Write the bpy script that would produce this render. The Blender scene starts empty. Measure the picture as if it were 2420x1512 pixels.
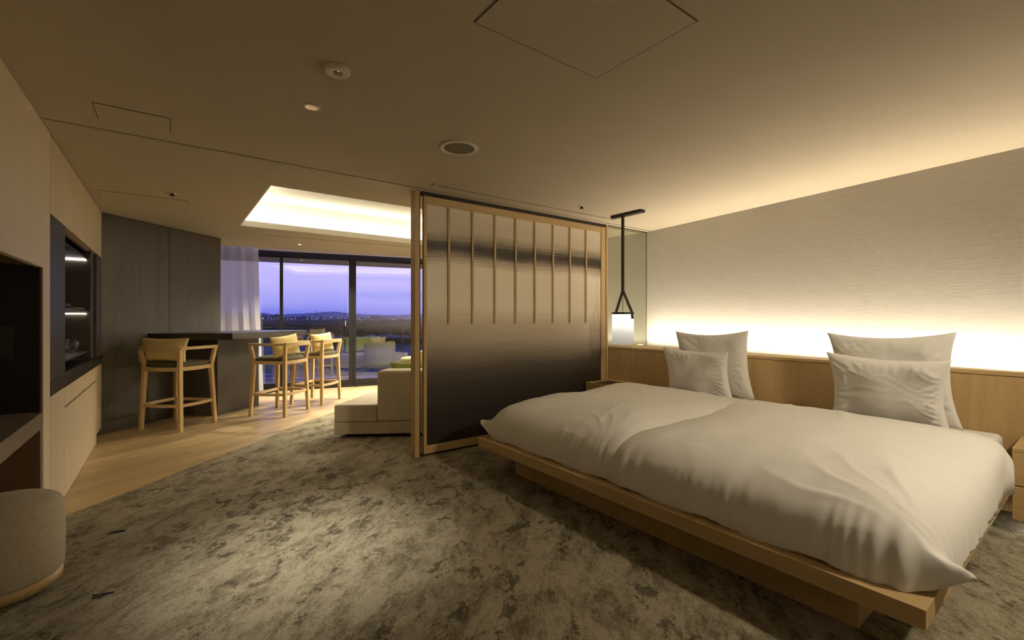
import bpy, bmesh, math, random
from mathutils import Vector, Matrix, noise
random.seed(7)
S = bpy.context.scene
COL = S.collection
PI = math.pi

# ------------------------------------------------------------------ camera, sky, exposure, lights
H = 2.5                       # ceiling height
EYE = 1.311
cam_d = bpy.data.cameras.new('camera'); cam = bpy.data.objects.new('camera', cam_d); COL.objects.link(cam)
cam_d.sensor_width = 36; cam_d.lens = 16.0; cam_d.clip_end = 20000; cam_d.clip_start = 0.02
cam.location = (0, 0, EYE); cam.rotation_euler = (PI/2, 0, -math.atan2(0.6, 0.8))
cam_d.shift_y = -5.0/2420
S.camera = cam
S.view_settings.view_transform = 'Standard'; S.view_settings.look = 'None'
S.view_settings.exposure = 0.0; S.view_settings.gamma = 1.0; S.view_settings.use_curve_mapping = False
try:
    S.cycles.max_bounces = 10; S.cycles.diffuse_bounces = 5; S.cycles.glossy_bounces = 4
    S.cycles.transparent_max_bounces = 16; S.cycles.sample_clamp_indirect = 4.0
    S.cycles.caustics_reflective = True; S.cycles.blur_glossy = 0.4; S.cycles.caustics_refractive = False
except Exception: pass

def lin(r, g, b):
    f = lambda c: (c/255/12.92 if c/255 <= 0.04045 else ((c/255+0.055)/1.055)**2.4)
    return (f(r), f(g), f(b), 1.0)

W = bpy.data.worlds.new('dusk_sky'); S.world = W; W.use_nodes = True
nt = W.node_tree; nt.nodes.clear()
o = nt.nodes.new('ShaderNodeOutputWorld'); bg = nt.nodes.new('ShaderNodeBackground')
tc = nt.nodes.new('ShaderNodeTexCoord'); sx = nt.nodes.new('ShaderNodeSeparateXYZ')
rp = nt.nodes.new('ShaderNodeValToRGB'); mr = nt.nodes.new('ShaderNodeMapRange')
mr.inputs['From Min'].default_value = -0.02; mr.inputs['From Max'].default_value = 0.98
nt.links.new(tc.outputs['Generated'], sx.inputs[0]); nt.links.new(sx.outputs['Z'], mr.inputs['Value'])
nt.links.new(mr.outputs[0], rp.inputs[0]); nt.links.new(rp.outputs[0], bg.inputs[0]); nt.links.new(bg.outputs[0], o.inputs[0])
e = rp.color_ramp.elements
e[0].position = 0.0; e[0].color = lin(70, 88, 190)
e[1].position = 1.0; e[1].color = lin(110, 110, 190)
for p, c in ((0.025, (104, 114, 214)), (0.05, (146, 148, 232)), (0.09, (178, 172, 240)), (0.14, (188, 178, 240)), (0.35, (150, 148, 226))):
    k = e.new(p); k.color = lin(*c)
bg.inputs[1].default_value = 1.8

WARM = (1.0, 0.85, 0.61); WARM2 = (1.0, 0.90, 0.69); LED = (1.0, 0.88, 0.70)
def area(name, loc, size, power, color, rot=(0, 0, 0), spread=PI):
    l = bpy.data.lights.new(name, 'AREA'); l.shape = 'RECTANGLE'; l.size, l.size_y = size
    l.energy = power; l.color = color; l.spread = spread
    ob = bpy.data.objects.new(name, l); COL.objects.link(ob); ob.location = loc; ob.rotation_euler = rot
    return ob
def spot(name, loc, power, color, angle, blend=0.6, rot=(0, 0, 0), radius=0.03):
    l = bpy.data.lights.new(name, 'SPOT'); l.energy = power; l.color = color
    l.spot_size = math.radians(angle); l.spot_blend = blend; l.shadow_soft_size = radius
    ob = bpy.data.objects.new(name, l); COL.objects.link(ob); ob.location = loc; ob.rotation_euler = rot
    return ob

WALL_A = math.atan(0.15)                      # party wall runs 8.5 degrees off the bed axis
def wall_x(y): return 5.285 + 0.15*(y - 3.934)
UP, RIGHT = (PI, 0, 0), 0
# LED strip in the slot behind the headboard cap, shining up the wall
HB0, HB1 = -0.45, 3.93                        # ends of the headboard
SL0, SL1 = 0.115, 0.25                        # width of the light slot behind its cap at either end
la = Vector((wall_x(HB0)-0.05, HB0)); lb = Vector((wall_x(HB1)-0.12, HB1-0.01)); lm = (la+lb)/2
wa = math.atan2(lb.x-la.x, lb.y-la.y)
w1 = area('wall_washer_light', (lm.x, lm.y, 0.924), (0.04, (lb-la).length), 18, LED, (PI, 0, -wa))
w2 = area('wall_washer_lens_light', (lm.x, lm.y, 0.926), (0.03, (lb-la).length), 36, LED, (PI, 0, -wa), math.radians(130))
# LED strips in the gutter of the ceiling recess
RX0, RX1, RY0, RY1 = 0.708, 3.9, 4.56, 6.80
RT = 2.90
for nm, loc, sz, pw in (('cove_light_far', ((RX0+RX1)/2, RY1+0.085, H+0.056), (RX1-RX0, 0.03), 17),
                        ('cove_light_near', ((RX0+RX1)/2, RY0-0.085, H+0.056), (RX1-RX0, 0.03), 17),
                        ('cove_light_left', (RX0-0.085, (RY0+RY1)/2, H+0.056), (0.03, RY1-RY0), 12),
                        ('cove_light_right', (RX1+0.085, (RY0+RY1)/2, H+0.056), (0.03, RY1-RY0), 12)):
    area(nm, loc, sz, pw, (1.0, 0.90, 0.70), UP)
# recessed downlights, then unseen lights added as fill
spot('downlight_carpet', (0.639, 2.73, H-0.004), 270, (1.0, 0.93, 0.78), 46, 1.0)
spot('downlight_bar', (1.666, 7.938, H-0.004), 430, WARM2, 115, 0.7, (0, 0, 0), 0.06)
spot('downlight_window', (2.586, 7.99, H-0.004), 430, WARM2, 115, 0.7, (0, 0, 0), 0.06)
spot('lounge_fill_spot', (4.25, 6.95, H-0.004), 1800, WARM2, 165, 0.8, (0, 0, 0), 0.55)  # wide soft spot added out of sight behind the screen to fill the lounge
spot('bed_fill_spot', (3.05, -0.8, H-0.004), 330, WARM, 105, 0.8, (math.radians(50), 0, math.radians(-4)), 0.12)  # unseen spot added outside the view to brighten bed, pillows and screen
pl_ = bpy.data.lights.new('low_fill_point', 'POINT'); pl_.energy = 9; pl_.color = WARM; pl_.shadow_soft_size = 0.18  # unseen point light added low behind the camera as fill, no lamp body
po_ = bpy.data.objects.new('low_fill_point', pl_); COL.objects.link(po_); po_.location = (1.2, -1.5, 1.1)
# light under the floating bedside cabinets
area('bedside_floor_light', (4.2, 0.05, 0.09), (0.25, 0.4), 4.0, (1.0, 0.92, 0.75))

# ------------------------------------------------------------------ materials
def new_mat(name):
    m = bpy.data.materials.new(name); m.use_nodes = True
    n = m.node_tree; b = n.nodes['Principled BSDF']
    return m, n, b
def coords(n, scale=(1, 1, 1), rot=(0, 0, 0)):
    t = n.nodes.new('ShaderNodeTexCoord'); mp = n.nodes.new('ShaderNodeMapping')
    mp.inputs['Scale'].default_value = scale
    src = t.outputs['Object']
    if any(rot):
        m0 = n.nodes.new('ShaderNodeMapping'); m0.inputs['Rotation'].default_value = rot
        n.links.new(src, m0.inputs[0]); src = m0.outputs[0]
    n.links.new(src, mp.inputs[0]); return mp.outputs[0]
def nz(n, vec, scale, detail=4, rough=0.6, dist=0.0):
    t = n.nodes.new('ShaderNodeTexNoise'); t.inputs['Scale'].default_value = scale; t.inputs['Detail'].default_value = detail
    t.inputs['Roughness'].default_value = rough; t.inputs['Distortion'].default_value = dist
    n.links.new(vec, t.inputs['Vector']); return t.outputs['Fac']
def ramp(n, fac, stops):
    r = n.nodes.new('ShaderNodeValToRGB'); el = r.color_ramp.elements
    el[0].position, el[0].color = stops[0][0], stops[0][1]
    el[1].position, el[1].color = stops[-1][0], stops[-1][1]
    for p, c in stops[1:-1]:
        k = el.new(p); k.color = c
    n.links.new(fac, r.inputs[0]); return r.outputs[0]
def mixc(n, fac, a, b, mode='MIX'):
    m = n.nodes.new('ShaderNodeMix'); m.data_type = 'RGBA'; m.blend_type = mode
    for s, v in ((0, fac), (6, a), (7, b)):
        if isinstance(v, (int, float)): m.inputs[s].default_value = v
        elif isinstance(v, tuple): m.inputs[s].default_value = v
        else: n.links.new(v, m.inputs[s])
    return m.outputs[2]
def math_n(n, op, a, b=0.0):
    m = n.nodes.new('ShaderNodeMath'); m.operation = op
    for i, v in enumerate((a, b)):
        if isinstance(v, (int, float)): m.inputs[i].default_value = v
        else: n.links.new(v, m.inputs[i])
    return m.outputs[0]
def bump(n, b, h, strength, dist=0.01):
    bp = n.nodes.new('ShaderNodeBump'); bp.inputs['Strength'].default_value = strength; bp.inputs['Distance'].default_value = dist
    n.links.new(h, bp.inputs['Height']); n.links.new(bp.outputs[0], b.inputs['Normal'])
def wood(name, c0, c1, grain='z', rough=0.5, vary=False, scale=1.0, bumpy=0.1):
    m, n, b = new_mat(name)
    hi = 13*scale; lo = 0.9*scale
    sc = {'x': (lo, hi, hi), 'y': (hi, lo, hi), 'z': (hi, hi, lo)}[grain]
    v = coords(n, sc)
    if vary:
        oi = n.nodes.new('ShaderNodeObjectInfo'); va = n.nodes.new('ShaderNodeVectorMath'); va.operation = 'ADD'
        cx = n.nodes.new('ShaderNodeCombineXYZ'); r9 = math_n(n, 'MULTIPLY', oi.outputs['Random'], 90.0)
        for i in range(3): n.links.new(r9, cx.inputs[i])
        n.links.new(v, va.inputs[0]); n.links.new(cx.outputs[0], va.inputs[1]); v = va.outputs[0]
    f1 = nz(n, v, 1.0, 6, 0.65, 0.4)
    v2 = coords(n, tuple(s*6 for s in sc)); f2 = nz(n, v2, 1.0, 3, 0.7)
    f = math_n(n, 'ADD', math_n(n, 'MULTIPLY', f1, 0.75), math_n(n, 'MULTIPLY', f2, 0.25))
    c = ramp(n, f, ((0.25, c0), (0.75, c1)))
    if vary:
        br = n.nodes.new('ShaderNodeMapRange'); br.inputs['To Min'].default_value = 0.80; br.inputs['To Max'].default_value = 1.12
        n.links.new(oi.outputs['Random'], br.inputs['Value'])
        hs = n.nodes.new('ShaderNodeHueSaturation'); n.links.new(br.outputs[0], hs.inputs['Value']); n.links.new(c, hs.inputs['Color']); c = hs.outputs[0]
    n.links.new(c, b.inputs['Base Color']); b.inputs['Roughness'].default_value = rough
    bump(n, b, f, bumpy, 0.002)
    return m
def plain(name, c, rough=0.5, metal=0.0, nscale=0, namt=0.1, bumps=0.0, bscale=200):
    m, n, b = new_mat(name); b.inputs['Roughness'].default_value = rough; b.inputs['Metallic'].default_value = metal
    v = coords(n)
    if nscale:
        f = nz(n, v, nscale, 4)
        d = tuple(x*(1-namt) for x in c[:3])+(1,); u = tuple(min(1, x*(1+namt)) for x in c[:3])+(1,)
        n.links.new(ramp(n, f, ((0.3, d), (0.7, u))), b.inputs['Base Color'])
    else: b.inputs['Base Color'].default_value = c
    if bumps: bump(n, b, nz(n, v, bscale, 3), bumps, 0.003)
    return m
def emit(name, c, s):
    m = bpy.data.materials.new(name); m.use_nodes = True; n = m.node_tree; n.nodes.clear()
    oo = n.nodes.new('ShaderNodeOutputMaterial'); em = n.nodes.new('ShaderNodeEmission')
    em.inputs[0].default_value = c; em.inputs[1].default_value = s; n.links.new(em.outputs[0], oo.inputs[0]); return m
def glass_mat(name, tint, r0, rough=0.0):
    """thin clear pane: reflection rises from r0 towards grazing angles"""
    m = bpy.data.materials.new(name); m.use_nodes = True; n = m.node_tree; n.nodes.clear()
    oo = n.nodes.new('ShaderNodeOutputMaterial'); mx = n.nodes.new('ShaderNodeMixShader'); lw = n.nodes.new('ShaderNodeLayerWeight')
    lw.inputs[0].default_value = 0.5
    tr = n.nodes.new('ShaderNodeBsdfTransparent'); gl = n.nodes.new('ShaderNodeBsdfGlossy')
    tr.inputs[0].default_value = tint; gl.inputs['Roughness'].default_value = rough
    k = math_n(n, 'ADD', math_n(n, 'MULTIPLY', math_n(n, 'POWER', lw.outputs['Facing'], 4.0), 1-r0), r0)
    n.links.new(k, mx.inputs[0]); n.links.new(tr.outputs[0], mx.inputs[1]); n.links.new(gl.outputs[0], mx.inputs[2])
    n.links.new(mx.outputs[0], oo.inputs[0]); return m

ASH0, ASH1 = (0.42, 0.285, 0.125, 1), (0.60, 0.43, 0.215, 1)
M = {}
M['ash'] = wood('ash_vertical_grain', ASH0, ASH1, 'z')
M['ash_y'] = wood('ash_long_grain', ASH0, ASH1, 'y')
M['ash_x'] = wood('ash_cross_grain', ASH0, ASH1, 'x')
M['ash_pale'] = wood('ash_pale_veneer', (0.66, 0.55, 0.365, 1), (0.76, 0.645, 0.44, 1), 'z', 0.5)
M['ash_lit'] = wood('ash_lit_veneer', (0.78, 0.67, 0.47, 1), (0.87, 0.76, 0.56, 1), 'z', 0.5)  # ash_pale made lighter, extra light on post and overhead panel put into the colour
M['stool_ash'] = wood('stool_ash', (0.56, 0.39, 0.19, 1), (0.72, 0.53, 0.28, 1), 'z', 0.5)
M['oak_floor'] = wood('oak_floor', (0.44, 0.315, 0.155, 1), (0.62, 0.46, 0.245, 1), 'x', 0.38, True, 0.7)
M['dark_oak'] = wood('dark_stained_oak', (0.042, 0.036, 0.027, 1), (0.080, 0.069, 0.052, 1), 'z', 0.42)
M['brown_wood'] = wood('brown_side_panel', (0.10, 0.055, 0.022, 1), (0.17, 0.095, 0.04, 1), 'z', 0.5)
M['black_wood'] = wood('black_lacquered_door', (0.03, 0.028, 0.03, 1), (0.045, 0.042, 0.044, 1), 'z', 0.32)
M['ceiling'] = plain('ceiling_paint', (0.53, 0.455, 0.33, 1), 0.9, 0, 3, 0.02, 0.03, 300)
M['cove_paint'] = plain('cove_paint', (0.86, 0.84, 0.78, 1), 0.9, 0, 3, 0.01)
M['line'] = plain('shadow_gap_strip', (0.035, 0.024, 0.014, 1), 0.8, 0, 20, 0.1)
M['gasket'] = plain('hatch_gasket', (0.13, 0.10, 0.06, 1), 0.8, 0, 20, 0.1)
M['black_stone'] = plain('black_stone', (0.028, 0.026, 0.024, 1), 0.28, 0, 25, 0.35, 0.05, 120)
M['grey_stone'] = plain('grey_desk_laminate', (0.17, 0.135, 0.10, 1), 0.35, 0, 30, 0.2)
M['black'] = plain('black_panel', (0.006, 0.005, 0.004, 1), 0.35, 0, 20, 0.2)
M['black_metal'] = plain('black_window_frame', (0.012, 0.011, 0.011, 1), 0.45, 0.3, 40, 0.2)
M['bronze'] = plain('dark_bronze_metal', (0.022, 0.016, 0.011, 1), 0.4, 0.5, 40, 0.2)
M['strap'] = plain('dark_leather_strap', (0.022, 0.014, 0.009, 1), 0.6, 0, 60, 0.3, 0.2, 300)
M['cotton'] = plain('white_cotton', (0.80, 0.785, 0.755, 1), 0.9, 0, 6, 0.015, 0.12, 700)
M['sheet'] = plain('white_sheet', (0.80, 0.785, 0.755, 1), 0.9, 0, 6, 0.015, 0.1, 600)
M['mustard'] = plain('mustard_cushion', (0.80, 0.66, 0.29, 1), 0.9, 0, 60, 0.1, 0.3, 500)
M['green'] = plain('green_cushion', (0.36, 0.42, 0.10, 1), 0.9, 0, 60, 0.12, 0.3, 500)
M['sofa'] = plain('beige_woven_upholstery', (0.72, 0.64, 0.49, 1), 0.95, 0, 220, 0.16, 0.5, 450)
M['armchair'] = plain('olive_velvet', (0.30, 0.26, 0.13, 1), 0.8, 0, 25, 0.35, 0.2, 300)
M['seat_dark'] = plain('dark_olive_seat_fabric', (0.085, 0.068, 0.035, 1), 0.9, 0, 90, 0.3, 0.4, 400)
M['boucle'] = plain('boucle_wool', (0.56, 0.485, 0.36, 1), 1.0, 0, 170, 0.3, 0.9, 260)
M['white_metal'] = plain('white_enamel', (0.82, 0.76, 0.64, 1), 0.5, 0, 40, 0.03)
M['grille'] = plain('speaker_grille', (0.17, 0.145, 0.09, 1), 0.8, 0, 900, 0.4)
M['chrome'] = plain('bright_reflector', (0.8, 0.78, 0.72, 1), 0.12, 1.0, 30, 0.05)
M['lamp_dot'] = emit('lamp_face', (1.0, 0.86, 0.62, 1), 10.0)
M['led'] = emit('led_strip_face', (1.0, 0.93, 0.8, 1), 9.0)
M['concrete'] = plain('balcony_concrete', (0.30, 0.29, 0.28, 1), 0.7, 0, 8, 0.2, 0.2, 60)
M['pane'] = glass_mat('window_pane', (0.97, 0.975, 0.985, 1), 0.21)
M['rail_glass'] = glass_mat('balustrade_glass', (0.80, 0.86, 0.92, 1), 0.04)
M['wine_glass'] = glass_mat('drinking_glass', (0.97, 0.98, 0.98, 1), 0.07)
M['plaster'] = plain('plaster_wall', (0.60, 0.53, 0.42, 1), 0.9, 0, 4, 0.03)
M['leather'] = plain('dark_leather_inlay', (0.05, 0.025, 0.015, 1), 0.5, 0, 50, 0.2, 0.2, 250)

# mirror
m, n, b = new_mat('mirror_silver'); b.inputs['Metallic'].default_value = 1; b.inputs['Roughness'].default_value = 0.0
b.inputs['Base Color'].default_value = (0.80, 0.84, 0.75, 1); M['mirror'] = m
# rippled wall covering
m, n, b = new_mat('rippled_wallcovering')
v = coords(n, (1, 1, 9)); f = nz(n, v, 7.0, 5, 0.6, 1.2); v3 = coords(n, (2, 2, 60)); f3 = nz(n, v3, 4.0, 3, 0.5, 0.3)
h = math_n(n, 'ADD', f, math_n(n, 'MULTIPLY', f3, 0.5))
n.links.new(ramp(n, f, ((0.3, (0.61, 0.575, 0.51, 1)), (0.7, (0.67, 0.635, 0.565, 1)))), b.inputs['Base Color'])
b.inputs['Roughness'].default_value = 0.7; bump(n, b, h, 0.16, 0.006); M['wallcover'] = m
# carpet
m, n, b = new_mat('distressed_carpet')
RZ = -PI/4
va = coords(n, (5.4, 7.8, 1), (0, 0, RZ)); vb = coords(n, (3.0, 5.8, 1), (0, 0, RZ)); vc = coords(n, (0.5, 1.0, 1), (0, 0, RZ)); vf = coords(n, (1, 1, 1))
vm = coords(n, (22, 34, 1), (0, 0, RZ))
big = nz(n, va, 1.0, 12, 0.72, 0.5); streak = nz(n, vb, 1.2, 12, 0.78, 0.4); zone = nz(n, vc, 1.7, 4, 0.55)
fine = nz(n, vf, 210, 3, 0.75); mid = nz(n, vm, 1.0, 8, 0.8, 0.3)
sA = math_n(n, 'ADD', math_n(n, 'MULTIPLY', big, 0.72), math_n(n, 'ADD', math_n(n, 'MULTIPLY', mid, 0.24), math_n(n, 'MULTIPLY', zone, 0.26)))
dark = ramp(n, sA, ((0.532, (1, 1, 1, 1)), (0.560, (0, 0, 0, 1))))
soft = ramp(n, math_n(n, 'ADD', math_n(n, 'MULTIPLY', streak, 0.68), math_n(n, 'MULTIPLY', mid, 0.32)), ((0.42, (0, 0, 0, 1)), (0.54, (1, 1, 1, 1))))
base = mixc(n, soft, (0.170, 0.143, 0.094, 1), (0.40, 0.352, 0.255, 1))
col = mixc(n, math_n(n, 'MULTIPLY', dark, 0.76), base, (0.072, 0.063, 0.043, 1))
fr = ramp(n, fine, ((0.3, (0.50, 0.50, 0.50, 1)), (0.7, (1.5, 1.5, 1.5, 1))))
n.links.new(mixc(n, 1.0, col, fr, 'MULTIPLY'), b.inputs['Base Color']); b.inputs['Roughness'].default_value = 1.0
b.inputs['Specular IOR Level'].default_value = 0.1
bump(n, b, math_n(n, 'ADD', fine, math_n(n, 'MULTIPLY', mid, 0.7)), 0.9, 0.006); M['carpet'] = m
# ink-wash panel
m, n, b = new_mat('ink_wash_panel')
t = n.nodes.new('ShaderNodeTexCoord'); sp = n.nodes.new('ShaderNodeSeparateXYZ'); n.links.new(t.outputs['Object'], sp.inputs[0])
vs = coords(n, (0.8, 1, 34)); st = nz(n, vs, 2.0, 6, 0.65, 0.2); vw = coords(n, (0.8, 1, 1.5)); wv = nz(n, vw, 1.3, 2, 0.5)
z = math_n(n, 'ADD', sp.outputs['Z'], math_n(n, 'ADD', math_n(n, 'MULTIPLY', math_n(n, 'SUBTRACT', st, 0.5), 0.16), math_n(n, 'MULTIPLY', math_n(n, 'SUBTRACT', wv, 0.5), 0.10)))
pale = (0.86, 0.775, 0.62, 1); ink = (0.032, 0.023, 0.014, 1); midc = (0.30, 0.235, 0.155, 1)
zz = math_n(n, 'DIVIDE', z, 2.5)
cc = ramp(n, zz, ((0.0, (0.012, 0.009, 0.006, 1)), (0.15, (0.020, 0.015, 0.010, 1)), (0.25, (0.034, 0.026, 0.017, 1)), (0.31, (0.075, 0.058, 0.039, 1)), (0.36, (0.19, 0.155, 0.11, 1)), (0.42, (0.40, 0.335, 0.245, 1)), (0.49, (0.58, 0.49, 0.37, 1)),
                  (0.56, pale), (0.715, pale), (0.75, (0.45, 0.38, 0.28, 1)), (0.772, (0.09, 0.07, 0.048, 1)), (0.788, ink), (0.805, (0.07, 0.055, 0.038, 1)), (0.825, (0.30, 0.25, 0.18, 1)), (0.86, (0.60, 0.51, 0.385, 1)), (1.0, pale)))
n.links.new(cc, b.inputs['Base Color']); b.inputs['Roughness'].default_value = 0.5; bump(n, b, st, 0.08, 0.002); M['inkwash'] = m
# sheer curtain
m = bpy.data.materials.new('sheer_curtain'); m.use_nodes = True; n = m.node_tree; b = n.nodes['Principled BSDF']
b.inputs['Base Color'].default_value = (0.82, 0.80, 0.78, 1); b.inputs['Roughness'].default_value = 0.9
oo = n.nodes['Material Output']; mx = n.nodes.new('ShaderNodeMixShader'); tl = n.nodes.new('ShaderNodeBsdfTranslucent'); tl.inputs[0].default_value = (0.85, 0.84, 0.84, 1)
mx2 = n.nodes.new('ShaderNodeMixShader'); tp = n.nodes.new('ShaderNodeBsdfTransparent')
wvn = nz(n, coords(n, (300, 300, 300)), 1.0, 2); mx.inputs[0].default_value = 0.35
n.links.new(math_n(n, 'ADD', math_n(n, 'MULTIPLY', wvn, 0.1), 0.10), mx2.inputs[0])
n.links.new(b.outputs[0], mx.inputs[1]); n.links.new(tl.outputs[0], mx.inputs[2]); n.links.new(mx.outputs[0], mx2.inputs[1]); n.links.new(tp.outputs[0], mx2.inputs[2])
n.links.new(mx2.outputs[0], oo.inputs[0]); M['curtain'] = m
# paper shade lit from within
m = bpy.data.materials.new('lamp_shade_paper'); m.use_nodes = True; n = m.node_tree; b = n.nodes['Principled BSDF']
b.inputs['Base Color'].default_value = (0.72, 0.72, 0.68, 1); b.inputs['Roughness'].default_value = 0.8
oo = n.nodes['Material Output']; mx = n.nodes.new('ShaderNodeMixShader'); tl = n.nodes.new('ShaderNodeBsdfTranslucent')
fb = nz(n, coords(n, (60, 60, 8)), 3.0, 4); n.links.new(ramp(n, fb, ((0.3, (0.72, 0.74, 0.72, 1)), (0.7, (0.8, 0.81, 0.78, 1)))), tl.inputs[0])
mx.inputs[0].default_value = 0.6; n.links.new(b.outputs[0], mx.inputs[1]); n.links.new(tl.outputs[0], mx.inputs[2]); n.links.new(mx.outputs[0], oo.inputs[0]); M['shade'] = m

# ------------------------------------------------------------------ helpers
ORG = {}
def org(p): return ORG.get(p.name, Vector((0, 0, 0))) if p else Vector((0, 0, 0))
def link(ob, parent=None):
    COL.objects.link(ob)
    if parent: ob.parent = parent
    return ob
def thing(name, label, cat, loc=(0, 0, 0), group=None, rz=0.0, local=False):
    ob = bpy.data.objects.new(name, None); COL.objects.link(ob); ob.empty_display_size = 0.1
    ob.location = loc; ob.rotation_euler = (0, 0, rz); ob['label'] = label; ob['category'] = cat
    if group: ob['group'] = group
    ORG[ob.name] = Vector((0, 0, 0)) if local else Vector(loc)
    return ob
def tag(ob, label=None, cat=None, group=None, kind=None):
    if label: ob['label'] = label
    if cat: ob['category'] = cat
    if group: ob['group'] = group
    if kind: ob['kind'] = kind
    return ob
def base_origin(me):
    xs = [v.co.x for v in me.vertices]; ys = [v.co.y for v in me.vertices]; zs = [v.co.z for v in me.vertices]
    return Vector(((min(xs)+max(xs))/2, (min(ys)+max(ys))/2, min(zs)))
def finish(name, bm, mat, parent=None, smooth=False, label=None, keep=False):
    me = bpy.data.meshes.new(name)
    bmesh.ops.recalc_face_normals(bm, faces=bm.faces); bm.to_mesh(me); bm.free()
    ob = bpy.data.objects.new(name, me)
    off = org(parent)
    if parent is None:
        off = Vector((0, 0, 0))
    else:
        ORG[ob.name] = off
    if off.length: me.transform(Matrix.Translation(-off))
    if mat: me.materials.append(mat)
    if smooth:
        for p in me.polygons: p.use_smooth = True
    link(ob, parent)
    if parent is not None: ORG[ob.name] = off
    if label: ob['label'] = label
    return ob
def bev(bm, w, seg=2):
    if w > 0: bmesh.ops.bevel(bm, geom=list(bm.edges), offset=w, segments=seg, affect='EDGES', profile=0.5)
def add_box(bm, x0, x1, y0, y1, z0, z1, w=0.0, seg=2, mtx=None):
    t = bmesh.new(); bmesh.ops.create_cube(t, size=1.0)
    for v in t.verts: v.co = Vector((x0+(v.co.x+0.5)*(x1-x0), y0+(v.co.y+0.5)*(y1-y0), z0+(v.co.z+0.5)*(z1-z0)))
    bev(t, w, seg)
    if mtx: bmesh.ops.transform(t, matrix=mtx, verts=t.verts)
    me = bpy.data.meshes.new('t'); t.to_mesh(me); t.free(); bm.from_mesh(me); bpy.data.meshes.remove(me)
def box(name, x0, x1, y0, y1, z0, z1, mat, parent=None, w=0.002, seg=2, label=None, mtx=None):
    bm = bmesh.new(); add_box(bm, x0, x1, y0, y1, z0, z1, w, seg, mtx)
    return finish(name, bm, mat, parent, False, label)
def add_prism(bm, poly, z0, z1, w=0.0, seg=2):
    t = bmesh.new()
    lo = [t.verts.new((x, y, z0)) for x, y in poly]; hi = [t.verts.new((x, y, z1)) for x, y in poly]
    t.faces.new(lo[::-1]); t.faces.new(hi); k = len(poly)
    for i in range(k): t.faces.new((lo[i], lo[(i+1) % k], hi[(i+1) % k], hi[i]))
    bmesh.ops.recalc_face_normals(t, faces=t.faces); bev(t, w, seg)
    me = bpy.data.meshes.new('t'); t.to_mesh(me); t.free(); bm.from_mesh(me); bpy.data.meshes.remove(me)
def prism(name, poly, z0, z1, mat, parent=None, w=0.002, seg=2, label=None, smooth=False):
    bm = bmesh.new(); add_prism(bm, poly, z0, z1, w, seg); return finish(name, bm, mat, parent, smooth, label)
def add_lathe(bm, prof, c=(0, 0), seg=32, cap=True):
    rings = []
    for r, z in prof:
        rings.append([bm.verts.new((c[0]+r*math.cos(2*PI*i/seg), c[1]+r*math.sin(2*PI*i/seg), z)) for i in range(seg)])
    for a, b2 in zip(rings, rings[1:]):
        for i in range(seg): bm.faces.new((a[i], a[(i+1) % seg], b2[(i+1) % seg], b2[i]))
    if cap: bm.faces.new(rings[0]); bm.faces.new(rings[-1])
def lathe(name, prof, c, mat, parent=None, seg=32, smooth=True, cap=True, label=None):
    bm = bmesh.new(); add_lathe(bm, prof, c, seg, cap); return finish(name, bm, mat, parent, smooth, label)
def add_loft(bm, sections, closed=False):
    rs = [[bm.verts.new(p) for p in s] for s in sections]; k = len(rs[0])
    pairs = list(zip(rs, rs[1:]))+([(rs[-1], rs[0])] if closed else [])
    for a, b2 in pairs:
        for i in range(k): bm.faces.new((a[i], a[(i+1) % k], b2[(i+1) % k], b2[i]))
    if not closed: bm.faces.new(rs[0][::-1]); bm.faces.new(rs[-1])
def rail(bm, pts, w, h, closed=False):
    """sweep a w x h rectangle along a mostly horizontal path"""
    secs = []; k = len(pts)
    for i, p in enumerate(pts):
        a = Vector(pts[(i-1) % k] if (closed or i > 0) else p); c2 = Vector(pts[(i+1) % k] if (closed or i < k-1) else p)
        t = (c2-a); t.z = 0; t.normalize(); s = Vector((-t.y, t.x, 0)); p = Vector(p)
        secs.append([p+s*w/2-Vector((0, 0, h/2)), p+s*w/2+Vector((0, 0, h/2)), p-s*w/2+Vector((0, 0, h/2)), p-s*w/2-Vector((0, 0, h/2))])
    add_loft(bm, secs, closed)
def post(bm, pts, ws):
    secs = []
    for p, (a, b2) in zip(pts, ws):
        x, y, z2 = p; secs.append([(x-a/2, y-b2/2, z2), (x+a/2, y-b2/2, z2), (x+a/2, y+b2/2, z2), (x-a/2, y+b2/2, z2)])
    add_loft(bm, secs)
def G(e, n2):
    """lateral and depth offsets from the camera, mostly from image coordinates, turned into room axes"""
    return (0.8*e+0.6*n2, -0.6*e+0.8*n2)
def copy_tree(ob, parent=None):
    c = ob.copy(); COL.objects.link(c)
    if parent: c.parent = parent; c.matrix_parent_inverse = ob.matrix_parent_inverse
    for ch in list(ob.children): copy_tree(ch, c)
    return c
def struct(ob): ob['kind'] = 'structure'; return ob
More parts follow.
